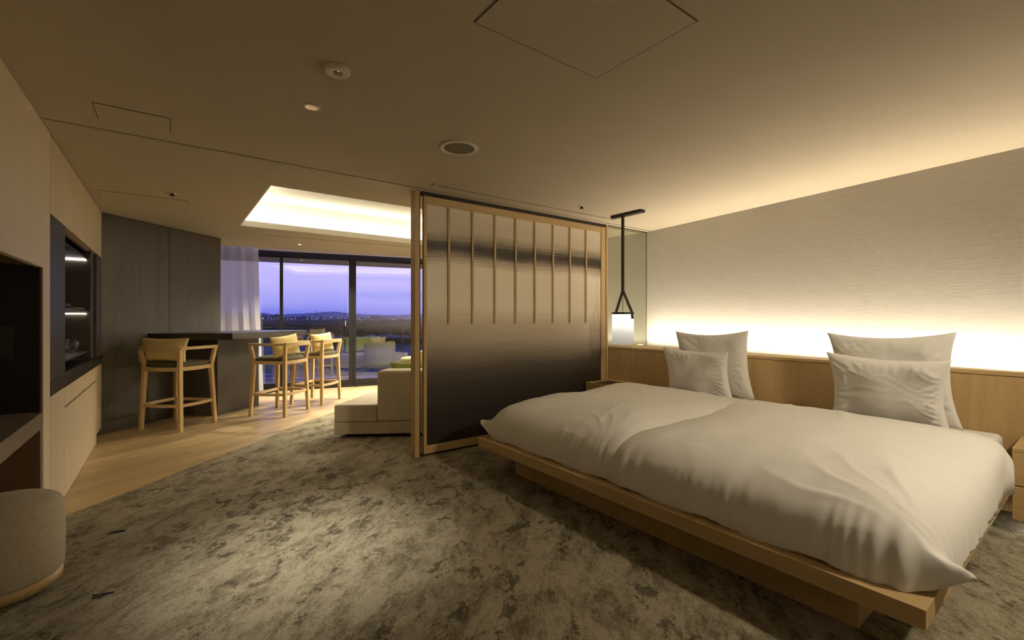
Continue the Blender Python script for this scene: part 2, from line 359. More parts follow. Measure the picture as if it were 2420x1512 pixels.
def pillow_bm(w, h, T, seed, n=56, pinch=0.09, wr=0.012, p=0.42):
    """pillow standing in the x-z plane, centre at origin, corners drawn out"""
    bm = bmesh.new(); grid = {}
    for side in (1, -1):
        for i in range(n+1):
            for j in range(n+1):
                s = -1+2*i/n; t = -1+2*j/n
                s = math.sin(s*PI/2)*0.35+s*0.65; t = math.sin(t*PI/2)*0.35+t*0.65
                edge = i in (0, n) or j in (0, n)
                if edge and side < 0: grid[(side, i, j)] = grid[(1, i, j)]; continue
                x = w/2*s*(1-pinch*(1-t*t)*abs(s)); z2 = h/2*t*(1-pinch*(1-s*s)*abs(t))
                d = max(0.0, (1-s*s)*(1-t*t))
                y = side*T/2*d**p
                k = noise.noise(Vector((x*5+seed*3.1, z2*5, side*2.0+seed)))*wr*1.15
                rad = math.atan2(t, s); e2 = max(abs(s), abs(t))**3
                k += math.sin(rad*34+6*noise.noise(Vector((x*6, z2*6, seed))))*wr*0.35*e2*(1-max(abs(s), abs(t))**8)
                y += side*k*min(1, d*4)
                cr = noise.noise(Vector((x*3+seed, z2*13+4*noise.noise(Vector((x*5, z2*5, seed))), side*1.0)))
                y += side*wr*0.42*(1-min(1, abs(cr)*6.5))*min(1, d*5)*(0.25+0.75*abs(s)**1.5)
                grid[(side, i, j)] = bm.verts.new((x, y, z2))
    for side in (1, -1):
        for i in range(n):
            for j in range(n):
                q = [grid[(side, i, j)], grid[(side, i+1, j)], grid[(side, i+1, j+1)], grid[(side, i, j+1)]]
                try: bm.faces.new(q if side < 0 else q[::-1])
                except ValueError: pass
    return bm
def pillow(name, label, cat, w, h, T, seed, loc, rz, lean, mat, group=None, roll=0.0, wr=0.012, pinch=0.09, p=0.42):
    """lean tips the top backwards; loc is the middle of the bottom edge"""
    bm = pillow_bm(w, h, T, seed, wr=wr, pinch=pinch, p=p)
    bmesh.ops.translate(bm, verts=bm.verts, vec=(0, 0, h/2))
    bmesh.ops.transform(bm, matrix=Matrix.Rotation(roll, 4, 'Y'), verts=bm.verts)
    bmesh.ops.transform(bm, matrix=Matrix.Rotation(lean, 4, 'X'), verts=bm.verts)
    ob = finish(name, bm, mat, None, True); ob.location = loc; ob.rotation_euler = (0, 0, rz)
    tag(ob, label, cat, group); return ob

# ------------------------------------------------------------------ room shell
GV = 0.012
JOINT0, JOINT1 = 3.835, 3.862
A45 = (0.70711, 0.70711); V45 = (-0.70711, 0.70711)
# window line: starts at WP0, runs along WD
WP0 = Vector((1.262, 9.116)); WD = Vector((0.9751, -0.2218)); WN = Vector((0.2218, 0.9751))
def wpt(s, out=0.0): return tuple(WP0+WD*s+WN*out)
# carpet/wood boundary line (45 degrees)
CB = Vector(G(-2.945, 2.994))
bx = CB.x; by = CB.y
def cb(x): return by+(x-bx)
EX = 7.0
# sub-floor slab, planks on it
bm = bmesh.new(); add_box(bm, -2.2, 6.4, -2.6, 9.6, -0.20, -0.022)
fl = struct(finish('floor', bm, M['line'])); ORG[fl.name] = Vector((0, 0, 0))
def clip(poly, a, b2, c):
    """keep a*x+b*y+c >= 0"""
    out = []
    for i in range(len(poly)):
        p, q = poly[i], poly[(i+1) % len(poly)]
        dp = a*p[0]+b2*p[1]+c; dq = a*q[0]+b2*q[1]+c
        if dp >= 0: out.append(p)
        if dp*dq < 0:
            k = dp/(dp-dq); out.append((p[0]+(q[0]-p[0])*k, p[1]+(q[1]-p[1])*k))
    return out
PA = math.radians(26); pd = (math.cos(PA), math.sin(PA)); pn = (-pd[1], pd[0])
plank_n = 0; PW, PL = 0.15, 1.35
for r in range(-10, 75):
    off = (r*0.57) % 1.0
    for k in range(-4, 10):
        u0 = (k+off)*PL; v0 = r*PW
        quad = [(u0+0.001, v0+0.001), (u0+PL-0.001, v0+0.001), (u0+PL-0.001, v0+PW-0.001), (u0+0.001, v0+PW-0.001)]
        poly = [(pd[0]*u+pn[0]*v2-1.0, pd[1]*u+pn[1]*v2) for u, v2 in quad]
        poly = clip(poly, -1, 1, -(by-bx)); 
        if poly: poly = clip(poly, 1, 0, 0.70)
        if poly: poly = clip(poly, 0, 1, -3.2)
        if poly: poly = clip(poly, -WN.x, -WN.y, WN.dot(WP0)-0.02)
        if poly: poly = clip(poly, -1, 0, 5.3)
        if poly: poly = clip(poly, 0.70711, -0.70711, 0.70711*(6.872+0.596)+0.02)
        if len(poly) < 3: continue
        a2 = abs(sum(poly[i][0]*poly[(i+1) % len(poly)][1]-poly[(i+1) % len(poly)][0]*poly[i][1] for i in range(len(poly))))/2
        if a2 < 0.002: continue
        # local frame along the plank so that grain follows it
        bm = bmesh.new(); cxx = sum(p[0] for p in poly)/len(poly); cyy = sum(p[1] for p in poly)/len(poly)
        loc2 = [((p[0]-cxx)*pd[0]+(p[1]-cyy)*pd[1], (p[0]-cxx)*pn[0]+(p[1]-cyy)*pn[1]) for p in poly]
        add_prism(bm, loc2, -0.02, 0.0+random.uniform(-0.0004, 0.0004))
        me = bpy.data.meshes.new('plank'); bmesh.ops.recalc_face_normals(bm, faces=bm.faces); bm.to_mesh(me); bm.free(); me.materials.append(M['oak_floor'])
        pk = bpy.data.objects.new('plank', me); COL.objects.link(pk); pk.parent = fl; pk.location = (cxx, cyy, 0); pk.rotation_euler = (0, 0, PA); plank_n += 1
# carpet
cpoly = [(-1.3, -2.5), (5.6, -2.5), (5.6, 8.15)]
xa = -0.60
top = [(5.6, min(cb(5.6), 8.0)), (8.0-(by-bx), 8.0), (xa, cb(xa)), (-1.3, cb(xa))]
cpoly = [(-1.26, -2.48), (wall_x(-2.48)-0.004, -2.48), (wall_x(3.9)-0.004, 3.9), (5.49, 3.97), (5.49, 7.9), (7.9-(by-bx), 7.9), (xa, cb(xa)), (-1.26, cb(xa))]
ct = prism('carpet', cpoly, -0.02, 0.006, M['carpet'], None, 0.0)
tag(ct, 'grey beige fitted carpet with dark distressed blotches across the bedroom floor', 'carpet')

# three near-black flecks woven into the carpet
def fleck(pts):
    prism('dark_fleck', pts, 0.0055, 0.0075, M['black'], ct, 0)
ORG[ct.name] = Vector((0, 0, 0))
def fl_(px, py): d2 = 1.311*1075.6/(py-751); return G((px-1210)/1075.6*d2, d2)
for pp in (((664, 1219), (694, 1218), (690, 1221), (684, 1222), (682, 1226), (672, 1226), (676, 1221)),
           ((253, 1267), (262, 1260), (275, 1256), (299, 1254), (290, 1259), (274, 1261)),
           ((217, 1419), (219, 1408), (241, 1406), (270, 1400), (270, 1403), (243, 1411), (240, 1416))):
    fleck([fl_(*q) for q in pp][::-1])

# ceiling: two sheets, the second with the recess left open
ce = bmesh.new()
add_box(ce, -1.4, 6.2, -2.6, JOINT0, H, H+0.05)
for x0, x1, y0, y1 in ((-1.4, RX0, JOINT1, 8.05), (RX1, 6.2, JOINT1, 7.6), (RX0, RX1, JOINT1, RY0), (RX0, RX1, RY1, 7.2)):
    add_box(ce, x0, x1, y0, y1, H, H+0.05)
# strip up to the curtain pocket, slanted like the window
e0 = Vector(G(-4.72, 7.50)); e1 = Vector(G(-1.9, 8.88)); ed = (e1-e0).normalized(); e2 = e0+ed*(6.2-e0.x)/ed.x
add_prism(ce, [(RX0, 7.2), (RX1, 7.2), (RX1, 7.6), (6.2, 7.6), (e2.x, e2.y), (RX0, e0.y+ed.y*(RX0-e0.x)/ed.x)], H, H+0.05)
add_prism(ce, [(-1.4, 8.05), (RX0, 8.05), (RX0, e0.y+ed.y*(RX0-e0.x)/ed.x), (-1.4, 9.2)], H, H+0.05)
ceil = struct(finish('ceiling', ce, M['ceiling'])); ORG[ceil.name] = Vector((0, 0, 0))
box('joint_track', -0.9, 5.3, JOINT0-0.01, JOINT1+0.01, H+0.016, H+0.045, M['line'], ceil, 0)
# recess
rc = bmesh.new(); g = 0.16
add_box(rc, RX0-g, RX1+g, RY0-g, RY1+g, RT, RT+0.04)
add_box(rc, RX0-g-0.03, RX0-g, RY0-g, RY1+g, H+0.05, RT+0.04); add_box(rc, RX1+g, RX1+g+0.03, RY0-g, RY1+g, H+0.05, RT+0.04)
add_box(rc, RX0-g-0.03, RX1+g+0.03, RY0-g-0.03, RY0-g, H+0.05, RT+0.04); add_box(rc, RX0-g-0.03, RX1+g+0.03, RY1+g, RY1+g+0.03, H+0.05, RT+0.04)
finish('cove_shell', rc, M['cove_paint'], ceil)
lp = bmesh.new(); lt = 0.014; lz = H+0.075
add_box(lp, RX0+0.0005, RX0+lt, RY0+0.0005, RY1-0.0005, H, lz); add_box(lp, RX1-lt, RX1-0.0005, RY0+0.0005, RY1-0.0005, H, lz)
add_box(lp, RX0+lt, RX1-lt, RY0+0.0005, RY0+lt, H, lz); add_box(lp, RX0+lt, RX1-lt, RY1-lt, RY1-0.0005, H, lz)
finish('cove_lip', lp, M['cove_paint'], ceil)

# walls
def wall(name, p, q, z0, z1, th, mat):
    """slab whose face runs p-q; thickness to the left of p->q"""
    d = (Vector(q)-Vector(p)).normalized(); nn = Vector((-d.y, d.x))*th
    return struct(prism(name, [tuple(p), tuple(q), tuple(Vector(q)+nn), tuple(Vector(p)+nn)], z0, z1, mat, None, 0.0))
wr_ = wall('wall_right', (wall_x(5.2), 5.2), (wall_x(-2.6), -2.6), -0.05, H+0.05, 0.12, M['wallcover'])
wall('wall_near', (wall_x(-2.5), -2.5), (-1.4, -2.5), -0.05, H+0.05, 0.1, M['plaster'])
wall('wall_left', (-1.28, 7.0), (-1.28, -2.6), -0.05, H+0.05, -0.1, M['plaster'])
dw0 = Vector(G(-4.60, 5.14)); dwd = Vector(A45); dwl = 1.69
nb = Vector(V45)*0.12
bmw = bmesh.new()
q0 = dw0-dwd*0.15
add_prism(bmw, [tuple(q0+Vector(V45)*0.02), tuple(dw0+dwd*dwl+Vector(V45)*0.02), tuple(dw0+dwd*dwl+nb), tuple(q0+nb)], -0.02, H+0.03)
wb = struct(finish('wall_bar', bmw, M['line'])); ORG[wb.name] = Vector((0, 0, 0))
def along(s, out=0.0): return tuple(dw0+dwd*s+Vector(V45)*out)
js = 0.8225
for s0, s1 in ((-0.12, js-0.003), (js+0.003, dwl)):
    prism('panel', [along(s0), along(s1), along(s1, 0.025), along(s0, 0.025)], 0.0, H-0.004, M['dark_oak'], wb, 0.001)
en = Vector(along(dwl, 0.06))
wall('wall_window_return', tuple(en), (0.35, 9.35), -0.05, 2.7, 0.1, M['plaster'])
wall('wall_lounge', (5.5, 3.98), (5.5, 8.12), -0.05, H+0.05, -0.1, M['plaster'])
# mirror beside the headboard with the panel that carries it
mr_ = thing('wall_mirror', 'tall greenish mirror between the sliding screen and the glowing wall', 'mirror', (4.9, 3.945, 0.95))
box('glass', 4.482, wall_x(3.94)-0.001, 3.934, 3.940, 0.95, H-0.012, M['mirror'], mr_, 0)
box('backing', 4.482, wall_x(3.97)-0.002, 3.941, 3.975, 0.0, H-0.002, M['ash'], mr_, 0)
box('edge_strip', wall_x(3.93)-0.0065, wall_x(3.93)-0.002, 3.930, 3.934, 0.95, H-0.011, M['gasket'], mr_, 0)
box('top_channel', 4.482, wall_x(3.93)-0.001, 3.928, 3.940, H-0.010, H-0.001, M['line'], mr_, 0)

# ------------------------------------------------------------------ window and balcony
wn = bpy.data.objects.new('window_1', None); COL.objects.link(wn); wn['kind'] = 'structure'; ORG[wn.name] = Vector((0, 0, 0))
def wbox(name, s0, s1, o0, o1, z0, z1, mat, parent, w=0.002):
    poly = [wpt(s0, o0), wpt(s1, o0), wpt(s1, o1), wpt(s0, o1)]
    return prism(name, poly, z0, z1, mat, parent, w)
WT = 2.50
wbox('head', -0.9, 4.35, 0.0, 0.10, WT-0.085, WT+0.01, M['black_metal'], wn)
wbox('sill', -0.9, 4.35, 0.0, 0.10, -0.01, 0.035, M['black_metal'], wn)
for s0, s1, o0 in ((-0.9, -0.84, 0.01), (0.312, 0.366, 0.02), (1.490, 1.552, 0.005), (1.556, 1.621, 0.045), (2.72, 2.78, 0.02), (4.25, 4.35, 0.01)):
    wbox('stile', s0, s1, o0, o0+0.05, 0.03, WT-0.08, M['black_metal'], wn)
for s0, s1, o0 in ((-0.84, 0.312, 0.04), (0.366, 1.49, 0.03), (1.621, 2.72, 0.06), (2.78, 4.25, 0.04)):
    pn_ = wbox('pane', s0-0.005, s1+0.005, o0, o0+0.008, 0.13, WT-0.095, M['pane'], wn, 0)
    wbox('top_rail', s0-0.002, s1+0.002, o0-0.015, o0+0.025, WT-0.10, WT-0.08, M['black_metal'], pn_)
    wbox('bottom_rail', s0-0.002, s1+0.002, o0-0.015, o0+0.025, 0.03, 0.135, M['black_metal'], pn_)
wbox('header', -1.0, 4.5, -0.01, 0.10, WT+0.01, 2.75, M['plaster'], wn)
# pocket lid
bmw = bmesh.new(); add_prism(bmw, [tuple(e0-ed*1.0), tuple(e2), wpt(4.6, 0.1), wpt(-1.4, 0.1)], 2.70, 2.74)
finish('curtain_pocket', bmw, M['plaster'], wn)

# curtain
bm = bmesh.new(); N = 150; K = 26
c0, c1 = Vector(wpt(-0.95, -0.17)), Vector(wpt(-0.02, -0.17))
rows = []
for j in range(K+1):
    v2 = j/K; zc = 0.012+(2.60-0.012)*v2; row = []
    for i in range(N+1):
        u = i/N
        wdt = 1.0+0.10*(1-v2)**1.5
        p = c0+(c1-c0)*u*wdt
        ph = u*2*PI*5.0+0.6*math.sin(u*9)+0.25*math.sin(v2*3+u*5)
        a = 0.045*(0.75+0.35*math.sin(u*17+1))*(0.85+0.3*(1-v2))
        q = p+WN*(a*math.sin(ph))+WD*(0.012*math.sin(2*ph))
        row.append(bm.verts.new((q.x, q.y, zc)))
    rows.append(row)
for a, b2 in zip(rows, rows[1:]):
    for i in range(N): bm.faces.new((a[i], a[i+1], b2[i+1], b2[i]))
cu = finish('curtain', bm, M['curtain'], None, True); tag(cu, 'sheer white floor length curtain gathered at the left end of the window', 'curtain')

# balcony
BD = 1.35
bs = thing('balcony', 'concrete balcony floor and slab overhead outside the sliding windows', 'balcony', tuple(wpt(1.5, 0.7))+(-0.1,))
wbox('deck', -3.5, 7.5, 0.11, BD+0.1, -0.25, -0.03, M['concrete'], bs)
wbox('overhead_slab', -3.5, 7.5, 0.11, BD+0.1, 2.46, 2.75, M['concrete'], bs)
bl = thing('balustrade', 'glass balcony balustrade with a thin dark top rail and posts', 'railing', tuple(wpt(1.5, BD))+(-0.03,))
wbox('top_rail', -3.4, 7.4, BD-0.03, BD+0.03, 1.13, 1.165, M['black_metal'], bl)
s = -3.0
while s < 7.3:
    wbox('post', s-0.015, s+0.015, BD-0.02, BD+0.02, -0.03, 1.13, M['black_metal'], bl)
    wbox('glass_panel', s+0.03, s+1.12, BD-0.006, BD+0.006, 0.04, 1.12, M['rail_glass'], bl, 0)
    s += 1.15

# ------------------------------------------------------------------ city beyond
def far(px, D):   # image pixel column at a chosen depth from the camera
    t2 = (px-1210)/1075.6; L = D; return G(t2*L, L)
GZ = -26.0
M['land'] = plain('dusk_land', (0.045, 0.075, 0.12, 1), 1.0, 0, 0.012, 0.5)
M['hill'] = plain('haze_tinted_hills', (0.11, 0.17, 0.34, 1), 1.0, 0, 0.002, 0.2)  # distance haze put into the blue base colour
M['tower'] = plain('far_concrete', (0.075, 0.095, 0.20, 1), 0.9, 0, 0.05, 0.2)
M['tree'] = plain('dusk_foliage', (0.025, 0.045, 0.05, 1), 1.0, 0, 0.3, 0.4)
M['city_light'] = emit('lit_window', (1.0, 0.9, 0.78, 1), 2.2)
bm = bmesh.new(); pts = [G(-9000, 14), G(9000, 14), G(9000, 12000), G(-9000, 12000)]
add_prism(bm, pts, GZ-1, GZ); lo_ = finish('ground', bm, M['land']); struct(lo_)
M['road'] = plain('pale_road', (0.30, 0.30, 0.34, 1), 0.8, 0, 0.2, 0.1)
M['lawn'] = plain('dusk_lawn', (0.10, 0.13, 0.05, 1), 1.0, 0, 0.05, 0.3)
def ribbon(name, px0, px1, d0, bow, wid, mat, lab, cat, grp=None, z=0.15):
    bm = bmesh.new(); secs = []
    for i in range(25):
        u = i/24; px = px0+(px1-px0)*u; D = d0+bow*(2*u-1)**2
        a = far(px, D-wid/2); b2 = far(px, D+wid/2)
        secs.append([(a[0], a[1], GZ), (b2[0], b2[1], GZ), (b2[0], b2[1], GZ+z), (a[0], a[1], GZ+z)])
    add_loft(bm, secs); tag(finish(name, bm, mat), lab, cat, grp)
ribbon('lawn', 560, 1150, 262, 0, 44, M['lawn'], 'olive lawn far below the balcony', 'lawn')
ribbon('road', 540, 700, 218, 16, 4.0, M['road'], 'pale curved drive far below, on the near side of the lawn', 'road')
ribbon('road', 545, 690, 205, 14, 3.0, M['road'], 'pale curved kerb far below, nearest the building', 'road')
ribbon('road', 690, 1150, 212, -6, 5.0, M['road'], 'pale straight path far below beyond the balcony glass', 'road')
# hills
bm = bmesh.new(); prev = None
for i in range(121):
    px = 200+i*10; D = 7000
    hgt = 45+110*max(0, noise.noise(Vector((px*0.006, 3.3, 0)))+0.25)+25*noise.noise(Vector((px*0.03, 1.2, 0)))
    a = far(px, D); b2 = far(px, D+900)
    cur = (bm.verts.new((a[0], a[1], GZ)), bm.verts.new((b2[0], b2[1], max(8, hgt)+GZ+20)), bm.verts.new((b2[0]*1.05, b2[1]*1.05, GZ)))
    if prev: bm.faces.new((prev[0], cur[0], cur[1], prev[1])); bm.faces.new((prev[1], cur[1], cur[2], prev[2]))
    prev = cur
hl = finish('hills', bm, M['hill'], None, True); tag(hl, 'low hills tinted haze blue along the horizon beyond the window', 'hills')
# tree belt: uncountable crowns
bm = bmesh.new()
for i in range(420):
    px = random.uniform(520, 1100); D = random.uniform(450, 640); x, y = far(px, D); r = random.uniform(6, 11)
    zt = EYE-random.uniform(0.002, 0.009)*D
    t2 = bmesh.new(); bmesh.ops.create_icosphere(t2, subdivisions=1, radius=1.0)
    for v2 in t2.verts: v2.co = Vector((v2.co.x*r*1.3+x, v2.co.y*r*1.3+y, (zt-8)+v2.co.z*8+noise.noise(v2.co*2+Vector((i, 0, 0)))*2))
    me = bpy.data.meshes.new('t'); t2.to_mesh(me); t2.free(); bm.from_mesh(me); bpy.data.meshes.remove(me)
for v2 in bm.verts:
    if v2.co.z < GZ: v2.co.z = GZ
tb = finish('tree_belt', bm, M['tree'], None, True); tag(tb, 'dark belt of trees between the balcony and the city', 'trees', None, 'stuff')
# buildings on the skyline
for i in range(30):
    px = 600+i*13.2+random.uniform(-3, 3); D = random.uniform(800, 1300)
    x, y = far(px, D); top_px = random.choice((0, 1, 2, 2, 3, 5)) + (6 if 605 < px < 660 else 0)
    zt = EYE+top_px/1075.6*D; wd2 = random.uniform(5, 13)/1075.6*D; dp = wd2*0.7
    tw = thing('far_building', 'small distant building on the dusk skyline', 'building', (x, y, GZ), 'skyline buildings')
    mt = Matrix.Translation((x, y, 0)) @ Matrix.Rotation(-math.atan2(0.6, 0.8)+random.uniform(-0.2, 0.2), 4, 'Z')
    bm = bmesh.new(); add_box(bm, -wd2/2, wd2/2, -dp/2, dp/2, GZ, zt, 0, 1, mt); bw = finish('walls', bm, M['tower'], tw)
    bm = bmesh.new(); add_box(bm, -wd2*0.2, wd2*0.2, -dp*0.2, dp*0.2, zt, zt+D*0.0012, 0, 1, mt); finish('roof_block', bm, M['tower'], tw)
    wbm = bmesh.new()
    for k in range(random.randint(2, 4)):
        wx = random.uniform(-0.42, 0.38)*wd2; wz = random.uniform(EYE-0.006*D, zt-0.001*D); sz = random.uniform(0.0006, 0.0012)*D
        add_box(wbm, wx, wx+sz, -dp/2-0.3, -dp/2+0.2, wz, wz+sz, 0, 1, mt)
    lw = finish('lit_window', wbm, M['city_light'], bw); lw['kind'] = 'stuff'
# radio mast
x, y = far(748, 1500); ms = lathe('radio_mast', [(3, GZ), (2, 0), (0.5, 24), (0.2, 26)], (x, y), M['tower'], None, 8)
tag(ms, 'slim mast rising above the skyline', 'mast')

# ------------------------------------------------------------------ left wall joinery
FX = -0.62
# tall partition post
po = thing('partition_post', 'full height pale ash end panel between desk niche and kitchenette', 'panel', (-0.9, 4.02, 0))
box('end_panel', -1.27, FX, 3.928, 4.120, 0.0, H-0.002, M['ash_lit'], po, 0.0015)
# upper panel over the desk
up = thing('overhead_panel', 'wide pale wood panel above the black desk niche at the left edge', 'panel', (-0.9, 1.0, 1.616))
box('front_panel', FX-0.03, FX, -2.48, 3.924, 1.616, H-0.003, M['ash_lit'], up, 0.0015)
box('soffit', -1.27, FX-0.031, -2.48, 3.924, 1.625, 1.650, M['brown_wood'], up, 0.001)
# niche end panel black with a switch plate
ne = thing('niche_end_panel', 'black panel closing the end of the desk niche', 'panel', (-0.95, 3.915, 0.74))
box('black_board', -1.27, FX-0.012, 3.905, 3.926, 0.742, 1.623, M['black'], ne, 0.001)
box('edge_strip', FX-0.0115, FX-0.0015, 3.903, 3.927, 0.742, 1.615, M['brown_wood'], ne, 0.0005, label='brown edge strip')
sw = thing('switch_plate', 'dark switch plate with two keys on the black niche panel', 'switch', (-0.82, 3.9, 1.13))
box('plate', -0.98, -0.742, 3.897, 3.905, 1.07, 1.262, M['black_stone'], sw, 0.002)
for z0_, z1_ in ((1.175, 1.245), (1.09, 1.160)):
    ky = box('key', -0.97, -0.80, 3.892, 3.897, z0_, z1_, M['black_metal'], sw, 0.002)
    box('indicator', -0.835, -0.82, 3.890, 3.892, z1_-0.010, z1_-0.006, M['white_metal'], ky, 0, label='pale indicator')

dk = thing('desk', 'thick grey brown desk top built into the black niche', 'desk', (-0.95, 1.0, 0.645))
box('desk_top', -1.27, FX, -2.48, 3.926, 0.645, 0.741, M['grey_stone'], dk, 0.003)
un = thing('desk_side_panel', 'dark brown wood panel below the end of the desk', 'panel', (-0.95, 3.915, 0))
box('board', -1.27, FX-0.01, 3.906, 3.926, 0.0, 0.644, M['brown_wood'], un, 0.001)
# row of tiny pale beads along the back of the desk end
bm = bmesh.new()
for i in range(60):
    xx = -0.66-i*0.0095
    t2 = bmesh.new(); bmesh.ops.create_icosphere(t2, subdivisions=1, radius=0.0028)
    bmesh.ops.translate(t2, verts=t2.verts, vec=(xx, 3.878+0.012*math.sin(i*0.13), 0.7445+0.0002))
    me = bpy.data.meshes.new('t'); t2.to_mesh(me); t2.free(); bm.from_mesh(me); bpy.data.meshes.remove(me)
bc = finish('bead_row', bm, M['white_metal'], None, True); tag(bc, 'row of tiny pale beads along the desk end', 'cord')

# kitchenette
KY0, KY1 = 4.126, 6.84
def fy(px): t2 = (px-1210)/1075.6; d = FX/(0.6+0.8*t2); return d*(0.8-0.6*t2)
wc = thing('wall_cabinet', 'pale wood overhead cabinet with three doors above the black niche', 'cabinet', (-0.95, 5.5, 1.88))
Z_UP = 1.985
YS = [KY0, fy(157), fy(200), KY1]
box('carcass', -1.27, FX-0.022, KY0, KY1, Z_UP+0.003, H-0.003, M['ash_pale'], wc, 0.001)
for a, b2 in zip(YS, YS[1:]): box('door', FX-0.02, FX, a+0.002, b2-0.002, Z_UP, H-0.012, M['ash_pale'], wc, 0.001)
bc_ = thing('base_cabinet', 'pale wood base cabinet with doors and a drawer under the black worktop', 'cabinet', (-0.95, 5.5, 0))
WZ0, WZ1 = 0.805, 0.897
box('carcass', -1.27, FX-0.022, KY0, KY1, 0.085, WZ0-0.002, M['ash_pale'], bc_, 0.001)
box('toe_kick', -1.27, FX-0.05, KY0, KY1, 0.001, 0.084, M['ash_pale'], bc_, 0.001)
y1, y2 = fy(153.5), fy(228)
box('door', FX-0.02, FX, KY0+0.003, y1-0.002, 0.004, WZ0-0.003, M['ash_pale'], bc_, 0.001)
drw = box('drawer', FX-0.02, FX, y1+0.002, y2-0.002, 0.665, WZ0-0.003, M['ash_pale'], bc_, 0.001)
box('finger_groove', FX-0.0215, FX-0.012, y1+0.002, y2-0.002, 0.650, 0.664, M['line'], drw, 0.0)
ym = fy(177)
box('door', FX-0.02, FX, y1+0.002, ym-0.001, 0.004, 0.649, M['ash_pale'], bc_, 0.001)
box('door', FX-0.02, FX, ym+0.001, y2-0.002, 0.004, 0.649, M['ash_pale'], bc_, 0.001)
box('filler', FX-0.02, FX-0.001, y2+0.001, KY1, 0.085, WZ0-0.003, M['ash_pale'], bc_, 0.001)
wk = thing('worktop', 'thick black stone worktop on the kitchenette base cabinet', 'worktop', (-0.95, 5.5, WZ0))
box('slab', -1.27, FX+0.004, KY0+0.002, KY1, WZ0, WZ1, M['black_stone'], wk, 0.003)
box('sink_bowl', -0.86, -0.70, 4.86, 5.22, WZ1-0.0005, WZ1+0.002, M['black'], wk, 0.001)
# black niche: back, end, shelves, sliding doors
nk = thing('niche_shelving', 'black open niche with two lit shelves above the worktop', 'shelf', (-0.95, 5.6, WZ1))
NE = fy(221)+0.02
NB = Z_UP-0.002
box('back_panel', -1.275, -1.25, KY0, NE+0.03, WZ1+0.001, NB, M['black'], nk, 0.001)
box('end_panel', -1.249, FX-0.045, NE, NE+0.02, WZ1+0.001, NB, M['dark_oak'], nk, 0.001)
def zat(px, y):   # height at the end panel
    t2 = (px-1210)/1075.6; d = NE/(0.8-0.6*t2); return EYE-(y-751)/1075.6*d
zs1 = zat(185, 733); zs2 = zat(185, 829)
for zc, th in ((zs1, 0.022), (zs2, 0.02)):
    sh = box('shelf', -1.249, FX-0.05, 5.0, NE-0.001, zc-th, zc, M['dark_oak'], nk, 0.001)
box('top_board', -1.249, FX-0.05, KY0, NE-0.001, NB-0.02, NB, M['black'], nk, 0.001)
box('upper_board', -1.249, FX-0.05, 5.0, NE-0.001, zat(185, 617)+0.021, zat(185, 617)+0.04, M['black'], nk, 0.001)
for zc in (zat(185, 617)+0.02, zs1-0.028):
    box('led_strip', -1.24, -0.675, NE-0.02, NE-0.006, zc-0.012, zc-0.002, M['led'], nk, 0)
box('front_jamb', FX-0.044, FX-0.024, NE, fy(228)+0.0, WZ1+0.001, NB, M['dark_oak'], nk, 0.001)
sd = thing('niche_door', 'matt black sliding door at the near side of the lit niche', 'door', (FX-0.01, 4.5, WZ1))
box('door_leaf', FX-0.022, FX-0.002, KY0+0.001, fy(155), WZ1+0.001, NB, M['black_wood'], sd, 0.001)
sd = thing('niche_door', 'dark narrow sliding door with a recessed pull beside the dark bar wall', 'door', (FX-0.01, 6.5, WZ1))
dl_ = box('door_leaf', FX-0.022, FX-0.002, fy(228.5), KY1, WZ1+0.001, NB, M['dark_oak'], sd, 0.001)
box('pull', FX-0.003, FX-0.0005, fy(236), fy(240.5), 1.32, 1.50, M['black'], dl_, 0.001, label='black recessed pull')
# tumbler and bowl
t2 = (170-1210)/1075.6; gy = NE-0.14; d = gy/(0.8-0.6*t2); gx = d*(0.6+0.8*t2)
gl = thing('tumbler', 'round clear glass tumbler on the lower lit shelf', 'glass', (gx, gy, zs2))
lathe('bowl', [(0.028, zs2+0.001), (0.043, zs2+0.012), (0.056, zs2+0.045), (0.052, zs2+0.085), (0.041, zs2+0.122), (0.039, zs2+0.122), (0.050, zs2+0.085), (0.053, zs2+0.046), (0.04, zs2+0.02), (0.001, zs2+0.018)], (gx, gy), M['wine_glass'], gl, 28)
t2 = (163-1210)/1075.6; gy2 = NE-0.12; d = gy2/(0.8-0.6*t2); gx2 = d*(0.6+0.8*t2)
bo = thing('bowl', 'small black lidded bowl with a pale rim on the upper lit shelf', 'bowl', (gx2, gy2, zs1))
lathe('body', [(0.05, zs1+0.001), (0.10, zs1+0.008), (0.105, zs1+0.012)], (gx2, gy2), M['black_stone'], bo)
lathe('rim', [(0.106, zs1+0.0125), (0.112, zs1+0.014), (0.112, zs1+0.018), (0.106, zs1+0.019)], (gx2, gy2), M['white_metal'], bo, label='pale rim')
lathe('lid', [(0.10, zs1+0.0195), (0.07, zs1+0.035), (0.03, zs1+0.048), (0.02, zs1+0.062), (0.005, zs1+0.064)], (gx2, gy2), M['black'], bo)

# ------------------------------------------------------------------ bar
def lg(c, a, s):  # local grid: c corner, a along 45 deg, s across (towards the room centre)
    return (c[0]+A45[0]*a-V45[0]*s, c[1]+A45[1]*a-V45[1]*s)
cc_ = G(-3.532, 5.75)
br = thing('bar_counter', 'black bar counter on a dark wood block against the panelled wall', 'bar', tuple(lg(cc_, 0.8, -0.5))+(0,))
WW = 0.985
prism('counter_top', [lg(cc_, 0, 0), lg(cc_, 1.60, 0), along(2.1, -0.12), along(dwl+0.001, -0.12), along(dwl+0.001, -0.002), along(0.515, -0.002)], 1.033, 1.117, M['black_stone'], br, 0.003)
b0 = G(-3.947, 6.10)
prism('base_block', [lg(b0, 0, 0), lg(b0, 0.80, 0), along(dwl, -0.002), along(0.96, -0.002)], 0.001, 1.032, M['dark_oak'], br, 0.002)

